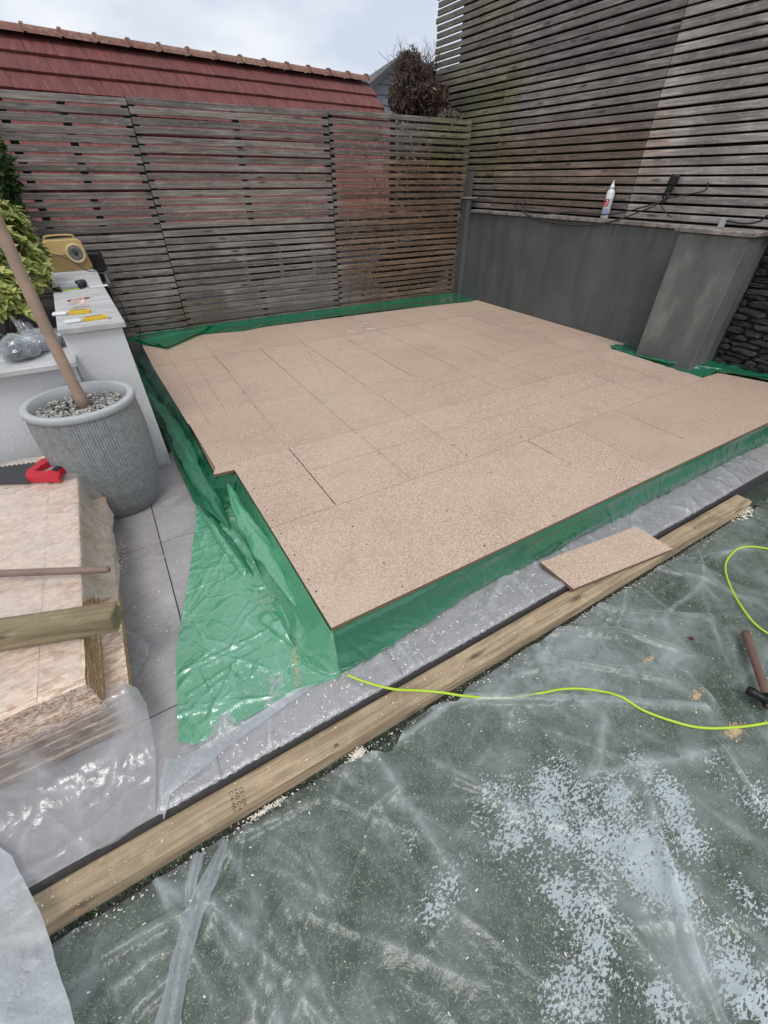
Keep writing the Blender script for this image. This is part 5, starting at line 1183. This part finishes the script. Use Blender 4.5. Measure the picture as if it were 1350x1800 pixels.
def rpart(name, bm, mat, par=None, smooth=False): o = obj(name, bm, mat, par or rad, smooth); return o
bm = bmesh.new(); rbox(bm, rw_, rw_*0.88, rh, 0.10, 0.09); rpart('case', bm, CREAM)
def m_grille():
    t = NT('perforated_grille'); v = t.co((1, 0, 1), obj=True); vor = t.n('ShaderNodeTexVoronoi', {'Vector': v, 'Scale': 210.0, 'Randomness': 0.0}).outputs['Distance']
    return t.done(t.bsdf(t.ramp(vor, [(0.30, (0.07, 0.045, 0.02)), (0.38, (0.36, 0.24, 0.09))]), 0.5))
bm = bmesh.new(); add_box(bm, (-rw_*0.44, -0.0575, 0.012), (rw_*0.47, -0.0535, rh*0.52), 0.0015); rpart('grille', bm, m_grille())
bm = bmesh.new()
for k in range(22): x = -rw_*0.42+k*0.0115; add_box(bm, (x, -0.0595, rh*0.53), (x+0.006, -0.0535, rh*0.55))
rpart('dial_marks', bm, DIAL)
Mf = Matrix.Translation((rw_*0.21, -0.055, rh*0.56)) @ Matrix.Rotation(PI/2, 4, 'X')
for nm, pr, mt in (('dial_ring', [(0.066, 0.0), (0.064, 0.012), (0.056, 0.016), (0.050, 0.010), (0.045, 0.006)], RING), ('dial', [(0.0465, 0.004), (0.044, 0.011), (0.030, 0.013), (0.028, 0.010), (0.0, 0.010)], DIAL), ('knob', [(0.011, 0.010), (0.011, 0.022), (0.008, 0.025), (0.0, 0.025)], BLACKSTEEL)):
    bm = bmesh.new(); lathe_bm(bm, pr, 28, Mf, close_bot=False); rpart(nm, bm, mt, smooth=True)
bm = bmesh.new(); tube_bm(bm, smooth_path([(-0.10, 0, rh-0.003), (-0.095, 0, rh+0.02), (0.0, 0, rh+0.026), (0.085, 0, rh+0.02), (0.09, 0, rh-0.003)], 6), 0.006, 8); rpart('carry_handle', bm, CREAM, smooth=True)
cbl = tube('radio_lead', smooth_path([Yp(88, 446, 4.36), Yp(110, 452, 4.38), Yp(135, 464, 4.34), Vector((-0.07, 4.34, CZ+0.004)), Vector((0.02, 4.36, CZ+0.004)), Vector((0.045, 4.38, 0.79)), Vector((0.06, 4.5, 0.70))], 8), 0.0028, BLACK)
tag(cbl, 'black lead running from the radio across the end of the wall coping', 'cable')

pb = Yp(184, 476, 4.55)
ps = thing('outdoor_socket', 'grey outdoor socket box with a black lid on the slatted fence behind the wall end', 'socket', (0, 0, 0))
Mx = Matrix.Translation((-0.005, 4.66, 0.70)) @ Matrix.Rotation(-0.35, 4, 'Z')
for nm, a_, b2, mt in (('box', (-0.045, 0, 0.0), (0.045, 0.06, 0.11), GREYP), ('lid', (-0.06, -0.02, 0.095), (0.05, 0.06, 0.23), BLACK), ('socket_face', (-0.03, -0.006, 0.02), (0.03, 0.0, 0.08), BLACK), ('side_strip', (-0.052, -0.004, 0.01), (-0.046, 0.05, 0.10), LIME)):
    bm = bmesh.new(); add_box(bm, a_, b2, 0.006 if nm in ('box', 'lid') else 0.001, Mx); obj(nm, bm, mt, ps)
bm = bmesh.new(); lathe_bm(bm, [(0.017, 0), (0.016, 0.03), (0.006, 0.04), (0.0, 0.04)], 14, Mx @ Matrix.Translation((0.0, -0.006, 0.05)) @ Matrix.Rotation(PI/2, 4, 'X')); obj('plug', bm, BLACK, ps, True)
o = box('backing_post', (-0.035, 4.74, 0.1), (0.025, 4.86, 0.90), BATTEN, ps)
tag(tube('socket_lead', smooth_path([Vector((0.0, 4.62, 0.72)), Vector((0.06, 4.56, 0.6)), Vector((0.075, 4.56, 0.5)), Vector((0.08, 4.58, 0.40)), Vector((0.13, 4.66, 0.36)), Vector((0.15, 4.72, 0.28)), Vector((0.10, 4.74, 0.2))], 8), 0.0035, BLACK), 'thin black lead hanging from the outdoor socket down to the green sheet', 'cable')

# small tool, pencil, card, packets on the coping
tp0 = Zp(128, 508, CZ)
tool = thing('small_power_tool', 'small grey and black hand tool lying on the wall coping in front of the radio', 'tool', tp0, rz=0.25)
def lpart(par, name, a_, b2, mat, bev=0.002, M=None): bm = bmesh.new(); add_box(bm, a_, b2, bev, M); return obj(name, bm, mat, par)
lpart(tool, 'body', (-0.075, -0.03, 0), (0.035, 0.01, 0.03), GREYP, 0.008); lpart(tool, 'base_strip', (-0.085, -0.036, 0), (0.03, -0.031, 0.006), LIME, 0.001)
lpart(tool, 'grip', (-0.095, 0.012, 0), (-0.02, 0.055, 0.018), BLACK, 0.006, Matrix.Rotation(0.3, 4, 'Z')); lpart(tool, 'bracket', (-0.10, -0.03, 0.002), (-0.088, 0.05, 0.012), BLACK, 0.002, Matrix.Rotation(0.35, 4, 'Z'))
bm = bmesh.new(); lathe_bm(bm, [(0.020, -0.03), (0.023, -0.01), (0.023, 0.02), (0.016, 0.03), (0.0, 0.03)], 16, Matrix.Translation((0.062, 0.008, 0.023)) @ Matrix.Rotation(PI/2, 4, 'Y')); obj('knob', bm, BLACK, tool, True)
lpart(tool, 'switch', (0.036, -0.045, 0), (0.052, -0.01, 0.03), BLACK, 0.004)
c = Zp(173, 503, CZ)
pc_ = thing('note_card', 'white folded card on the right of the wall coping beside the small tool', 'card', c, rz=0.15); lpart(pc_, 'card', (-0.05, -0.03, 0), (0.055, 0.03, 0.0015), PAPER, 0); lpart(pc_, 'print', (-0.03, -0.02, 0.0017), (0.03, 0.015, 0.0021), plain('lilac_print', (0.55, 0.55, 0.68), 0.7, 0.05), 0)
c = Zp(138, 527, CZ)
ff2 = thing('utility_blade', 'slim red and pale handled tool lying across the wall coping', 'tool', c, rz=0.28); lpart(ff2, 'handle', (-0.06, -0.008, 0), (0.06, 0.0, 0.008), plain('dull_red', (0.22, 0.06, 0.07), 0.5), 0.002); lpart(ff2, 'blade', (-0.055, 0.0015, 0), (0.062, 0.009, 0.006), STEEL, 0.001)
for q, rz, lab, w in (((163, 562), 0.12, 'yellow and white packet at the front of the wall coping', 0.13), ((137, 551), -0.12, 'opened yellow packet with a white end behind the other packet', 0.12)):
    c = Zp(q[0], q[1], CZ); pk = thing('packet', lab, 'packet', c, rz=rz, group=None)
    lpart(pk, 'box', (-w*0.30, -0.018, 0), (w*0.5, 0.018, 0.016), YELLOWC, 0.001); lpart(pk, 'white_end', (-w*0.95, -0.02, 0.0), (-w*0.39, 0.02, 0.014), WHITEP, 0.004)
for pk in [o for o in bpy.data.objects if o.name.startswith('packet')]:   # small unreadable print lines on the packets
    bm = bmesh.new()
    for r_i in range(3):
        x = -0.03
        while x < 0.045: w = random.uniform(0.002, 0.005); add_box(bm, (x, 0.009-r_i*0.009, 0.0162), (x+w, 0.0125-r_i*0.009, 0.0167)); x += w+random.uniform(0.001, 0.003)
    obj('print', bm, INK, pk)
cbag = Zp(137, 541, CZ)
def bagz(x, y): return CZ+0.012+fbm(x*40, y*40, 7, 3)*0.045
tag(sheet('cellophane_scrap', [(cbag.x-0.04, cbag.y-0.03), (cbag.x+0.05, cbag.y-0.03), (cbag.x+0.045, cbag.y+0.04), (cbag.x-0.02, cbag.y+0.045)], 0.005, bagz, ORANGEF), 'crumpled pinkish cellophane beside the yellow packets', 'wrapper')
hk = Zp(194, 560, CZ); tag(tube('small_hook', [hk+Vector((0.008*math.cos(a)*1.0, 0.012*math.sin(a), 0.003)) for a in np.linspace(0.6, 5.2, 14)], 0.0018, STEEL), 'small grey c-shaped hook at the front corner of the wall coping', 'hook')

# clear bag of slate chips on the low wall
bgc = Zp(50, 607, 0.75)
bag = thing('bag_of_slate', 'clear plastic bag of slate chips lying on the low white wall', 'bag', (bgc.x, bgc.y, 0.715))
def lump(name, c, r, mat, par, seed, sub=4, amp=0.25, fr=1.3):
    bm = bmesh.new(); bmesh.ops.create_icosphere(bm, subdivisions=sub, radius=1)
    for v in bm.verts:
        q = v.co.copy(); d = 1+amp*mnoise.noise(q*fr+Vector((seed, 0, 0)))+0.10*abs(mnoise.noise(q*5+Vector((seed, 3, 0)))); v.co = Vector((q.x*r[0]*d, q.y*r[1]*d, max(q.z*r[2]*d, -r[2]*0.55)))+Vector(c)
    o = obj(name, bm, mat, None, True); bpy_par(o, par); return o
BAGF = film('bag_film', (0.72, 0.76, 0.82), 0.10, tint=(0.93, 0.95, 0.97), rough=0.12, noise_op=0.35, spec=0.8, bump=0.8, coat=0.03, fine=40)
c1 = Zp(32, 612, 0.76); c2 = Zp(62, 600, 0.76); c3 = Zp(104, 592, 0.75)
lump('bag_body', c1, (0.085, 0.10, 0.060), BAGF, bag, 1); lump('bag_body', c2, (0.10, 0.09, 0.055), BAGF, bag, 5); lump('bag_body', c3, (0.075, 0.08, 0.040), BAGF, bag, 9)
def pin(i):
    c, r = random.choice(((c1, (0.07, 0.08, 0.04)), (c2, (0.06, 0.06, 0.03)), (c3, (0.065, 0.07, 0.03)))); a = random.random()*2*PI; s = math.sqrt(random.random()); return (c.x+r[0]*s*math.cos(a), c.y+r[1]*s*math.sin(a), c.z-0.02+random.random()*r[2]*(1.1-s))
o = pebbles('slate_chips', 620, pin, (0.007, 0.014), SLATEC); bpy_par(o, bag); o['kind'] = 'stuff'
# gathered neck of the bag standing up
n1 = [Zp(18, 556, 0.88), Zp(52, 560, 0.84), Zp(60, 590, 0.78), Zp(40, 592, 0.78)]
bm = bmesh.new(); NU, NV = 16, 14; g_ = []
A_, B_ = Zp(17, 556, 0.86), Zp(40, 598, 0.77); A2, B2 = Zp(60, 572, 0.85), Zp(72, 590, 0.78)
for i in range(NU):
    row_ = []
    for j in range(NV):
        u, v = i/(NU-1), j/(NV-1); p_ = A_.lerp(A2, u*0.8).lerp(B_.lerp(B2, u), v); p_ = p_ + Vector((0, 1, 0.3))*0.018*mnoise.noise(Vector((u*4, v*3, 2.0)))+Vector((0, 0.02*math.sin(u*14), 0)); row_.append(bm.verts.new(p_))
    g_.append(row_)
for i in range(NU-1):
    for j in range(NV-1): bm.faces.new((g_[i][j], g_[i+1][j], g_[i+1][j+1], g_[i][j+1]))
o = obj('bag_neck', bm, BAGF, None, True); bpy_par(o, bag)

# ================================================================== THINGS ON THE BOARD STACK
SZ = 0.338
sw0 = Zp(52, 850, SZ); sw1 = Zp(140, 812, SZ)
saw = thing('hand_saw', 'hand saw with a red and black handle lying on the wrapped board stack', 'saw', (0, 0, 0))
hx = (sw1-sw0); hx.z = 0; ang = math.atan2(hx.y, hx.x); HL = hx.length
def ext(name, outline, z0, z1, mat, par, hole=None):
    """flat plate traced in plan: outline points are photo pixels laid on the stack top"""
    pts = [Zp(a, b, z0).to_2d() for a, b in outline]; bd = pts; faces = None
    cons = [(i, (i+1) % len(pts)) for i in range(len(pts))]; allp = list(pts)
    if hole:
        h = [Zp(a, b, z0).to_2d() for a, b in hole]; o_ = len(allp); allp += h; cons += [(o_+i, o_+(i+1) % len(h)) for i in range(len(h))]
    r = delaunay_2d_cdt(allp, cons, [], 1, 1e-7)
    def inside(p, poly):
        c = False
        for i in range(len(poly)):
            a, b = poly[i], poly[(i+1) % len(poly)]
            if (a.y > p.y) != (b.y > p.y) and p.x < (b.x-a.x)*(p.y-a.y)/(b.y-a.y)+a.x: c = not c
        return c
    bm = bmesh.new(); vs = [bm.verts.new((v.x, v.y, z1)) for v in r[0]]; fs = []
    for f in r[2]:
        c = sum((Vector(r[0][i]) for i in f), Vector((0, 0)))/len(f)
        if inside(c, pts) and not (hole and inside(c, h)): fs.append(bm.faces.new([vs[i] for i in f]))
    for v in [v for v in bm.verts if not v.link_faces]: bm.verts.remove(v)
    e = bmesh.ops.extrude_face_region(bm, geom=list(bm.faces)); 
    for g in e['geom']:
        if isinstance(g, bmesh.types.BMVert): g.co.z = z0
    bmesh.ops.recalc_face_normals(bm, faces=bm.faces); o = obj(name, bm, mat, par); return o
teeth = []
n = 26; A_ = (54, 806+9); B_ = (-120, 836)
for i in range(n):
    t_ = i/(n-1); x = 75+(-130-75)*t_; y = 812+(838-812)*t_*1.0; teeth += [(x, y-1.6), (x-4, y+1.6)]
blade = [(50, 849), (-130, 851)] + teeth[::-1]
ext('blade', blade, SZ+0.006, SZ+0.0085, plain('dark_saw_blade', (0.035, 0.037, 0.042), 0.45, 0.2, 60, 0.1), saw)
outl = [(49, 843), (53, 834), (62, 828), (76, 816), (92, 810), (118, 806), (134, 806), (141, 810), (140, 816), (128, 822), (113, 832), (108, 838), (110, 844), (106, 848), (80, 848), (52, 848)]
hole = [(66, 836), (78, 826), (96, 817), (116, 813), (124, 814), (112, 822), (98, 832), (88, 836)]
ext('handle', outl, SZ, SZ+0.026, RED, saw, hole)
ext('grip', [(96, 835), (112, 824), (128, 812), (137, 809), (140, 815), (128, 821), (113, 832), (104, 838)], SZ-0.001, SZ+0.029, BLACK, saw)
o = None
st0, st1 = Zp(192, 1001, 0.37), Zp(0, 1008, 0.37); dv = (st1-st0).normalized()
tag(tube('broom_handle', [st0+dv*t_ for t_ in (0, 0.01, 0.3, 0.6, 1.0)], [0.009, 0.0125, 0.0125, 0.0125, 0.0125], plain('worn_wood_handle', (0.21, 0.145, 0.12), 0.7, 0.35, 25, 0.2), seg=14), 'round wooden broom handle lying across the board stack', 'handle')
# timber offcut on the stack
pA = Zp(205, 1055, 0.405); pB = Zp(0, 1085, 0.405); pC_ = Zp(191, 1088, 0.405)
dx_ = (pB-pA).normalized(); ang = math.atan2(dx_.y, dx_.x); wd = abs((pC_-pA).dot(Vector((-dx_.y, dx_.x, 0))))
M = Matrix.Translation((pA.x, pA.y, 0.405-0.066)) @ Matrix.Rotation(ang, 4, 'Z')
bm = bmesh.new(); add_box(bm, (0, 0, 0), (0.85, wd, 0.066), 0.004)
o = obj('timber_offcut', bm, TREATED_D); o.matrix_world = M; tag(o, 'short square treated timber offcut lying on the board stack', 'timber')

# ================================================================== CABLE, HAMMER, LEAF
def on_sheet(p, dz=0.0):
    """height of the crumpled sheet below a point"""
    i = int(round((p.x+0.95)/0.0065)); i = max(0, min(nu-1, i)); j = int(np.argmin(np.abs(LY[i]-p.y))); return LZZ[i, j]+dz
nu, nv = LX.shape
cp_ = []
for (a, b_), z in zip([(610, 1186), (640, 1198), (690, 1211), (740, 1214), (775, 1217), (815, 1223)], [0.03, 0.022, 0.014, -0.024, -0.0255, -0.05]): cp_.append(Zp(a, b_, z))
for a, b_ in [(880, 1224), (950, 1221), (985, 1213), (1020, 1211), (1060, 1216), (1090, 1230), (1130, 1248), (1180, 1268), (1230, 1280), (1290, 1279), (1350, 1271), (1420, 1250), (1480, 1200), (1460, 1150), (1350, 1112), (1300, 1060), (1275, 1000), (1290, 970), (1318, 962), (1380, 966)]:
    p_ = Zp(a, b_, -0.085); z = on_sheet(p_, 0.0052)
    if a < 940: z = LZ+0.006
    cp_.append(Vector((p_.x, p_.y, z)))
for x_, y_ in ((2.85, 0.22), (3.15, 0.05), (3.35, -0.25)): cp_.append(Vector((x_, y_, on_sheet(Vector((x_, y_, 0)), 0.0052))))
pth = smooth_path(cp_, 8)
tag(tube('lime_cable', pth, 0.0045, LIME, seg=8), 'bright lime green cable snaking over the timber and clear sheet', 'cable')
hm = thing('hammer', 'hammer with a worn brown wooden handle and black head at the right edge', 'hammer', (0, 0, 0))
h0, h1 = Zp(1311, 1112, -0.065), Zp(1350, 1232, -0.05); hd = (h1-h0)
bm = bmesh.new(); P_ = [h0+hd*t_ for t_ in (0, 0.01, 0.08, 0.35, 0.7, 0.95, 1.08)]; tube_bm(bm, P_, [0.0125, 0.0165, 0.0160, 0.0145, 0.0135, 0.0125, 0.012], 16); obj('handle', bm, HANDLE_H if 'HANDLE_H' in globals() else plain('dark_worn_wood', (0.15, 0.085, 0.065), 0.5, 0.4, 18, 0.3), hm, True)
c = h0+hd*1.0; u = hd.normalized(); a_ = (Zp(1312, 1222, -0.05)-Zp(1350, 1243, -0.05)).normalized()
bm = bmesh.new(); tube_bm(bm, [c+a_*0.062, c+a_*0.058, c+a_*0.035, c+a_*0.028, c+a_*0.015, c-a_*0.02, c-a_*0.04, c-a_*0.075], [0.0150, 0.0172, 0.0172, 0.0130, 0.0175, 0.0175, 0.012, 0.006], 14); obj('head', bm, BLACKSTEEL, hm, True)
bm = bmesh.new(); tube_bm(bm, [c+u*-0.02, c+u*0.022], 0.0185, 10); obj('eye', bm, BLACKSTEEL, hm, True)
lf_ = Zp(1218, 1120, -0.08); lf_.z = on_sheet(lf_, 0.004)
bm = bmesh.new(); pts_ = [(0, -0.014), (0.008, -0.004), (0.009, 0.006), (0.003, 0.013), (-0.004, 0.012), (-0.009, 0.002), (-0.006, -0.008)]; cvt = bm.verts.new((0, 0, 0.002)); vs_ = [bm.verts.new((x, y, 0.006*abs(x)/0.009)) for x, y in pts_]
for i in range(len(vs_)): bm.faces.new((cvt, vs_[i], vs_[(i+1) % len(vs_)]))
o = obj('dry_leaf', bm, DRYLEAF); o.location = lf_; o.rotation_euler = (0.1, 0, 0.9); tag(o, 'small dark red dry leaf on the clear sheet left of the hammer', 'leaf')

# ================================================================== THINGS ON THE RETAINING WALL
bo = Xp(1064, 375, 4.085); WT = 1.1295
bottle = thing('glue_bottle', 'white glue bottle with a red and blue label on the retaining wall coping', 'bottle', (4.085, bo.y, WT))
lathe('bottle_body', [(0.030, 0), (0.033, 0.004), (0.033, 0.185), (0.028, 0.20), (0.017, 0.212), (0.015, 0.216)], WHITEP, bottle, 28)
lathe('cap', [(0.019, 0.214), (0.019, 0.230), (0.013, 0.240), (0.006, 0.258), (0.003, 0.272), (0.0, 0.274)], WHITEP, bottle, 20)
def wraplabel(name, z0, z1, a0, a1, mat, r=0.0335, n=14):
    bm = bmesh.new(); A_ = []; 
    for k in range(n+1):
        a = a0+(a1-a0)*k/n; A_.append((bm.verts.new((r*math.cos(a), r*math.sin(a), z0)), bm.verts.new((r*math.cos(a), r*math.sin(a), z1))))
    for k in range(n): bm.faces.new((A_[k][0], A_[k+1][0], A_[k+1][1], A_[k][1]))
    return obj(name, bm, mat, bottle, True)
ca = math.atan2(-bo.y, -4.085)   # side facing the yard
ca = ca if ca < 0 else ca-2*PI
wraplabel('label', 0.035, 0.145, ca-1.5, ca+1.5, plain('label_grey', (0.50, 0.53, 0.60), 0.4, 0.05), 0.0335)
wraplabel('red_panel', 0.088, 0.142, ca-1.15, ca+0.15, RED, 0.0338); wraplabel('blue_panel', 0.042, 0.072, ca-0.9, ca+0.7, plain('label_blue', (0.22, 0.32, 0.6), 0.4, 0.05), 0.0338); wraplabel('orange_mark', 0.050, 0.066, ca-0.5, ca-0.1, plain('label_orange', (0.75, 0.30, 0.06), 0.4), 0.0341)
aa = ca-0.35
o = text('2', 0.04, Matrix.Translation((4.085+0.0346*math.cos(aa), bo.y+0.0346*math.sin(aa), WT+0.120)) @ Matrix.Rotation(aa+PI/2, 4, 'Z') @ Matrix.Rotation(PI/2, 4, 'X'), WHITEP, bottle, 'label_mark')
o = text('PVA', 0.016, Matrix.Translation((4.085+0.0346*math.cos(aa), bo.y+0.0346*math.sin(aa), WT+0.098)) @ Matrix.Rotation(aa+PI/2, 4, 'Z') @ Matrix.Rotation(PI/2, 4, 'X'), WHITEP, bottle, 'label_mark')
pl = Xp(1180, 325, 4.08)
plug = thing('cable_connector', 'black trailing socket with its plug hanging in front of the tall screen', 'connector', pl)
Mp = Matrix.Rotation(0.0, 4, 'Z')
def xb(q, X=4.08): return Xp(q[0], q[1], X)-pl
bm = bmesh.new(); d_ = (xb((1172, 345))-xb((1188, 312))).normalized(); up_ = Vector((-1, 0, 0)); sd_ = d_.cross(up_).normalized()
Mo = Matrix(((sd_.x, up_.x, d_.x, 0), (sd_.y, up_.y, d_.y, 0), (sd_.z, up_.z, d_.z, 0), (0, 0, 0, 1)))
add_box(bm, (-0.032, -0.02, -0.065), (0.032, 0.02, 0.0), 0.007, Mo); obj('socket_body', bm, BLACK, plug)
bm = bmesh.new(); add_box(bm, (-0.025, -0.018, 0.002), (0.022, 0.018, 0.04), 0.006, Mo); obj('plug_body', bm, BLACK, plug)
bm = bmesh.new(); tube_bm(bm, [Mo @ Vector((-0.012, 0, 0.04)), Mo @ Vector((-0.016, 0, 0.11))], [0.011, 0.006], 10); tube_bm(bm, [Mo @ Vector((0.014, 0, 0.0)), Mo @ Vector((0.02, 0, 0.09))], [0.011, 0.006], 10); obj('strain_relief', bm, BLACK, plug, True)
cab = plain('black_cable', (0.02, 0.018, 0.017), 0.6)
def wc(name, pts, label, r=0.0055):
    tag(tube(name, smooth_path([Xp(a, b_, X) for a, b_, X in pts], 8), r, cab), label, 'cable')
wc('black_cable', [(1168, 350, 4.07), (1150, 362, 4.06), (1120, 374, 4.03), (1080, 388, 4.0), (1040, 396, 3.995), (990, 395, 4.0), (940, 384, 4.0), (918, 370, 4.02), (921, 358, 4.09), (926, 357, 4.14)], 'black cable looping from the connector along the wall coping and drooping over its face')
wc('black_cable', [(1172, 352, 4.075), (1130, 364, 4.07), (1100, 372, 4.06), (1060, 377, 4.04), (1000, 373, 4.03), (950, 377, 4.03), (915, 370, 4.04), (905, 362, 4.06), (904, 357, 4.13)], 'black cable resting along the coping behind the glue bottle')
wc('black_cable', [(1165, 350, 4.08), (1200, 343, 4.10), (1238, 335, 4.11), (1245, 320, 4.113)], 'black cable rising right from the connector across the screen', 0.004)
wc('black_cable', [(1166, 348, 4.085), (1163, 362, 4.09), (1170, 373, 4.09), (1180, 382, 4.08)], 'short black cable tail dropping below the connector', 0.004)
wc('black_cable', [(1275, 388, 4.10), (1310, 393, 4.09), (1335, 389, 4.08), (1352, 378, 4.07), (1400, 372, 4.07)], 'black cable lying on the coping at the right edge', 0.006)
bk = thing('metal_bracket', 'small grey metal bracket standing on the coping above the buttress', 'bracket', (4.085, 1.955, WT), rz=0.1)
lpart(bk, 'plate', (-0.002, -0.022, 0.0), (0.002, 0.022, 0.058), STEEL, 0.0008, Matrix.Rotation(0.25, 4, 'Y')); lpart(bk, 'foot', (-0.03, -0.022, 0.0), (-0.003, 0.022, 0.003), STEEL, 0.0008)

# ================================================================== WOOD CHIPS AND SAWDUST
def chips(name, n, place, size, label, mat=CHIPW):
    V = []; f_ = []; base = np.array([(-1, -.4, 0), (1, -.5, 0.1), (0.8, .4, 0.3), (-0.9, .5, 0.15), (0, 0, .6)]); fb = [(0, 1, 4), (1, 2, 4), (2, 3, 4), (3, 0, 4)]
    for i in range(n):
        p_ = place(i)
        if p_ is None: continue
        s = size[0]+(size[1]-size[0])*random.random()**2.5; a = random.random()*2*PI; R_ = np.array(Matrix.Rotation(a, 3, 'Z')); off = len(V)*5
        V.append((base*np.random.uniform(0.6, 1.3, (5, 3))*s) @ R_.T+np.array(p_)); f_ += [tuple(q+off for q in f) for f in fb]
    return tag(mesh_py(name, np.concatenate(V).tolist(), f_, mat), label, 'wood chips', kind='stuff')
from mathutils.bvhtree import BVHTree
def bvh(o):
    me = o.data; mw = o.matrix_world; return BVHTree.FromPolygons([mw @ v.co for v in me.vertices], [tuple(p.vertices) for p in me.polygons])
bv_cs = bvh(cs)
def drop_on(tree_, x, y, dflt):
    h = tree_.ray_cast(Vector((x, y, 1)), Vector((0, 0, -1))); return h[0].z+0.0008 if h[0] is not None else dflt
def place_patio(i):
    x = random.gauss(0.5, 0.9); y = random.gauss(0.74, 0.06)
    if not (-0.3 < x < 3.3 and 0.665 < y < 0.83): return None
    return (x, y, drop_on(bv_cs, x, y, 0.002))
chips('wood_chips', 850, place_patio, (0.0012, 0.006), 'pale wood chips scattered on the clear strip beside the long timber')
def place_left(i):
    if i % 3 == 0: p_ = Zp(random.gauss(212, 4), random.gauss(975, 22), 0.0015)
    else: p_ = Zp(random.uniform(205, 345), random.uniform(830, 1200), 0.0015)
    x, y, _ = campx(p_)
    if x < 204 or x > 345-(y-830)*0.09 or (x < 262 and y < 890): return None
    return tuple(p_)
chips('wood_chips', 330, place_left, (0.0012, 0.0055), 'pale wood chips on the bare grey slabs between pot and board stack')
chips('wood_chips', 420, lambda i: (lambda x, y: (x, y, TT+0.0012))(random.uniform(-0.66, 2.7), random.uniform(0.572, 0.646)), (0.001, 0.0035), 'tiny wood chips on top of the long timber')
def place_lawn(i):
    x = random.uniform(-0.6, 2.6); y = random.uniform(-0.35, 0.545)*0.9+0.05
    if i % 2: y = 0.555-abs(random.gauss(0, 0.02)); 
    if y > 0.545: return (x, y, LZ+0.012)
    return (x, y, on_sheet(Vector((x, y, 0)), 0.001))
chips('wood_chips', 1150, place_lawn, (0.001, 0.0045), 'pale chips sprinkled over the large clear sheet and along the timber foot')
c0 = Zp(630, 1328, -0.09); c00 = Zp(470, 1425, -0.09)
chips('wood_chips', 260, lambda i: (random.gauss(c0.x, 0.014), random.gauss(0.547, 0.006), -0.088+random.random()*0.01), (0.002, 0.005), 'little heap of pale shavings at the foot of the long timber, near its middle')
chips('wood_chips', 160, lambda i: (random.gauss(c00.x, 0.035), random.gauss(0.552, 0.004), -0.092+random.random()*0.01), (0.002, 0.005), 'line of pale shavings at the foot of the long timber below the stamp')
chips('wood_chips', 220, lambda i: (random.gauss(2.72, 0.05), random.gauss(0.56, 0.02), -0.095+random.random()*0.02), (0.003, 0.009), 'yellowish shavings at the right end of the long timber')
for q, r_, n_ in (((1290, 1285), (0.045, 0.022), 500), ((1225, 1222), (0.035, 0.015), 260), ((1140, 1160), (0.04, 0.01), 120)):
    c = Zp(q[0], q[1], -0.09)
    def pl_(i, c=c, r_=r_): x, y = random.gauss(c.x, r_[0]*0.5), random.gauss(c.y, r_[1]*0.5); return (x, y, on_sheet(Vector((x, y, 0)), 0.0012))
    chips('sawdust', n_, pl_, (0.0012, 0.0035), 'patch of yellowish sawdust on the clear sheet near the hammer' if q[0] == 1290 else 'faint sawdust smear on the clear sheet, %s' % ('left of the hammer head' if q[0] == 1225 else 'above the cable loop'), SAWD)
# sawdust and specks on the green spread
mo = [o for o in bpy.data.objects if o.name.startswith('side_spread')][0]; bpy.context.view_layer.update(); bv_m = bvh(mo)
def place_green(i):
    t_ = random.random(); q = [(518, 1150, 6), (522, 1185, 5), (470, 1050, 14)][i % 3]; p_ = Zp(random.gauss(q[0], q[2]*0.6), random.gauss(q[1], 16), 0.02); return (p_.x, p_.y, drop_on(bv_m, p_.x, p_.y, 0.01))
chips('sawdust', 330, place_green, (0.0012, 0.003), 'brown sawdust caught on the green sheet near the platform corner', SAWD)
def place_deck(i): x = random.uniform(0.3, 3.9); y = random.uniform(0.9, 4.4); return (x, y, DZ+0.001) if (x > lx(y)+0.05) else None
chips('wood_chips', 60, place_deck, (0.0015, 0.006), 'a few white splinters scattered on the chipboard deck')

bpy.context.view_layer.update()

# put every gathering empty at the base of its own parts
bpy.context.view_layer.update()
for e in [o for o in scene.objects if o.type == 'EMPTY' and o.parent is None and o.get('kind') != 'structure' and tuple(round(v, 4) for v in o.location) == (0, 0, 0)]:
    kids = [o for o in e.children]
    pts_ = [k.matrix_world @ Vector(c) for k in kids if k.type == 'MESH' for c in k.bound_box]
    if not pts_: continue
    loc = Vector(((min(p.x for p in pts_)+max(p.x for p in pts_))/2, (min(p.y for p in pts_)+max(p.y for p in pts_))/2, min(p.z for p in pts_)))
    mws = [(k, k.matrix_world.copy()) for k in kids]; e.location = loc
    for k, mw in mws: k.matrix_parent_inverse = Matrix.Translation(-loc) @ k.matrix_parent_inverse
bpy.context.view_layer.update()
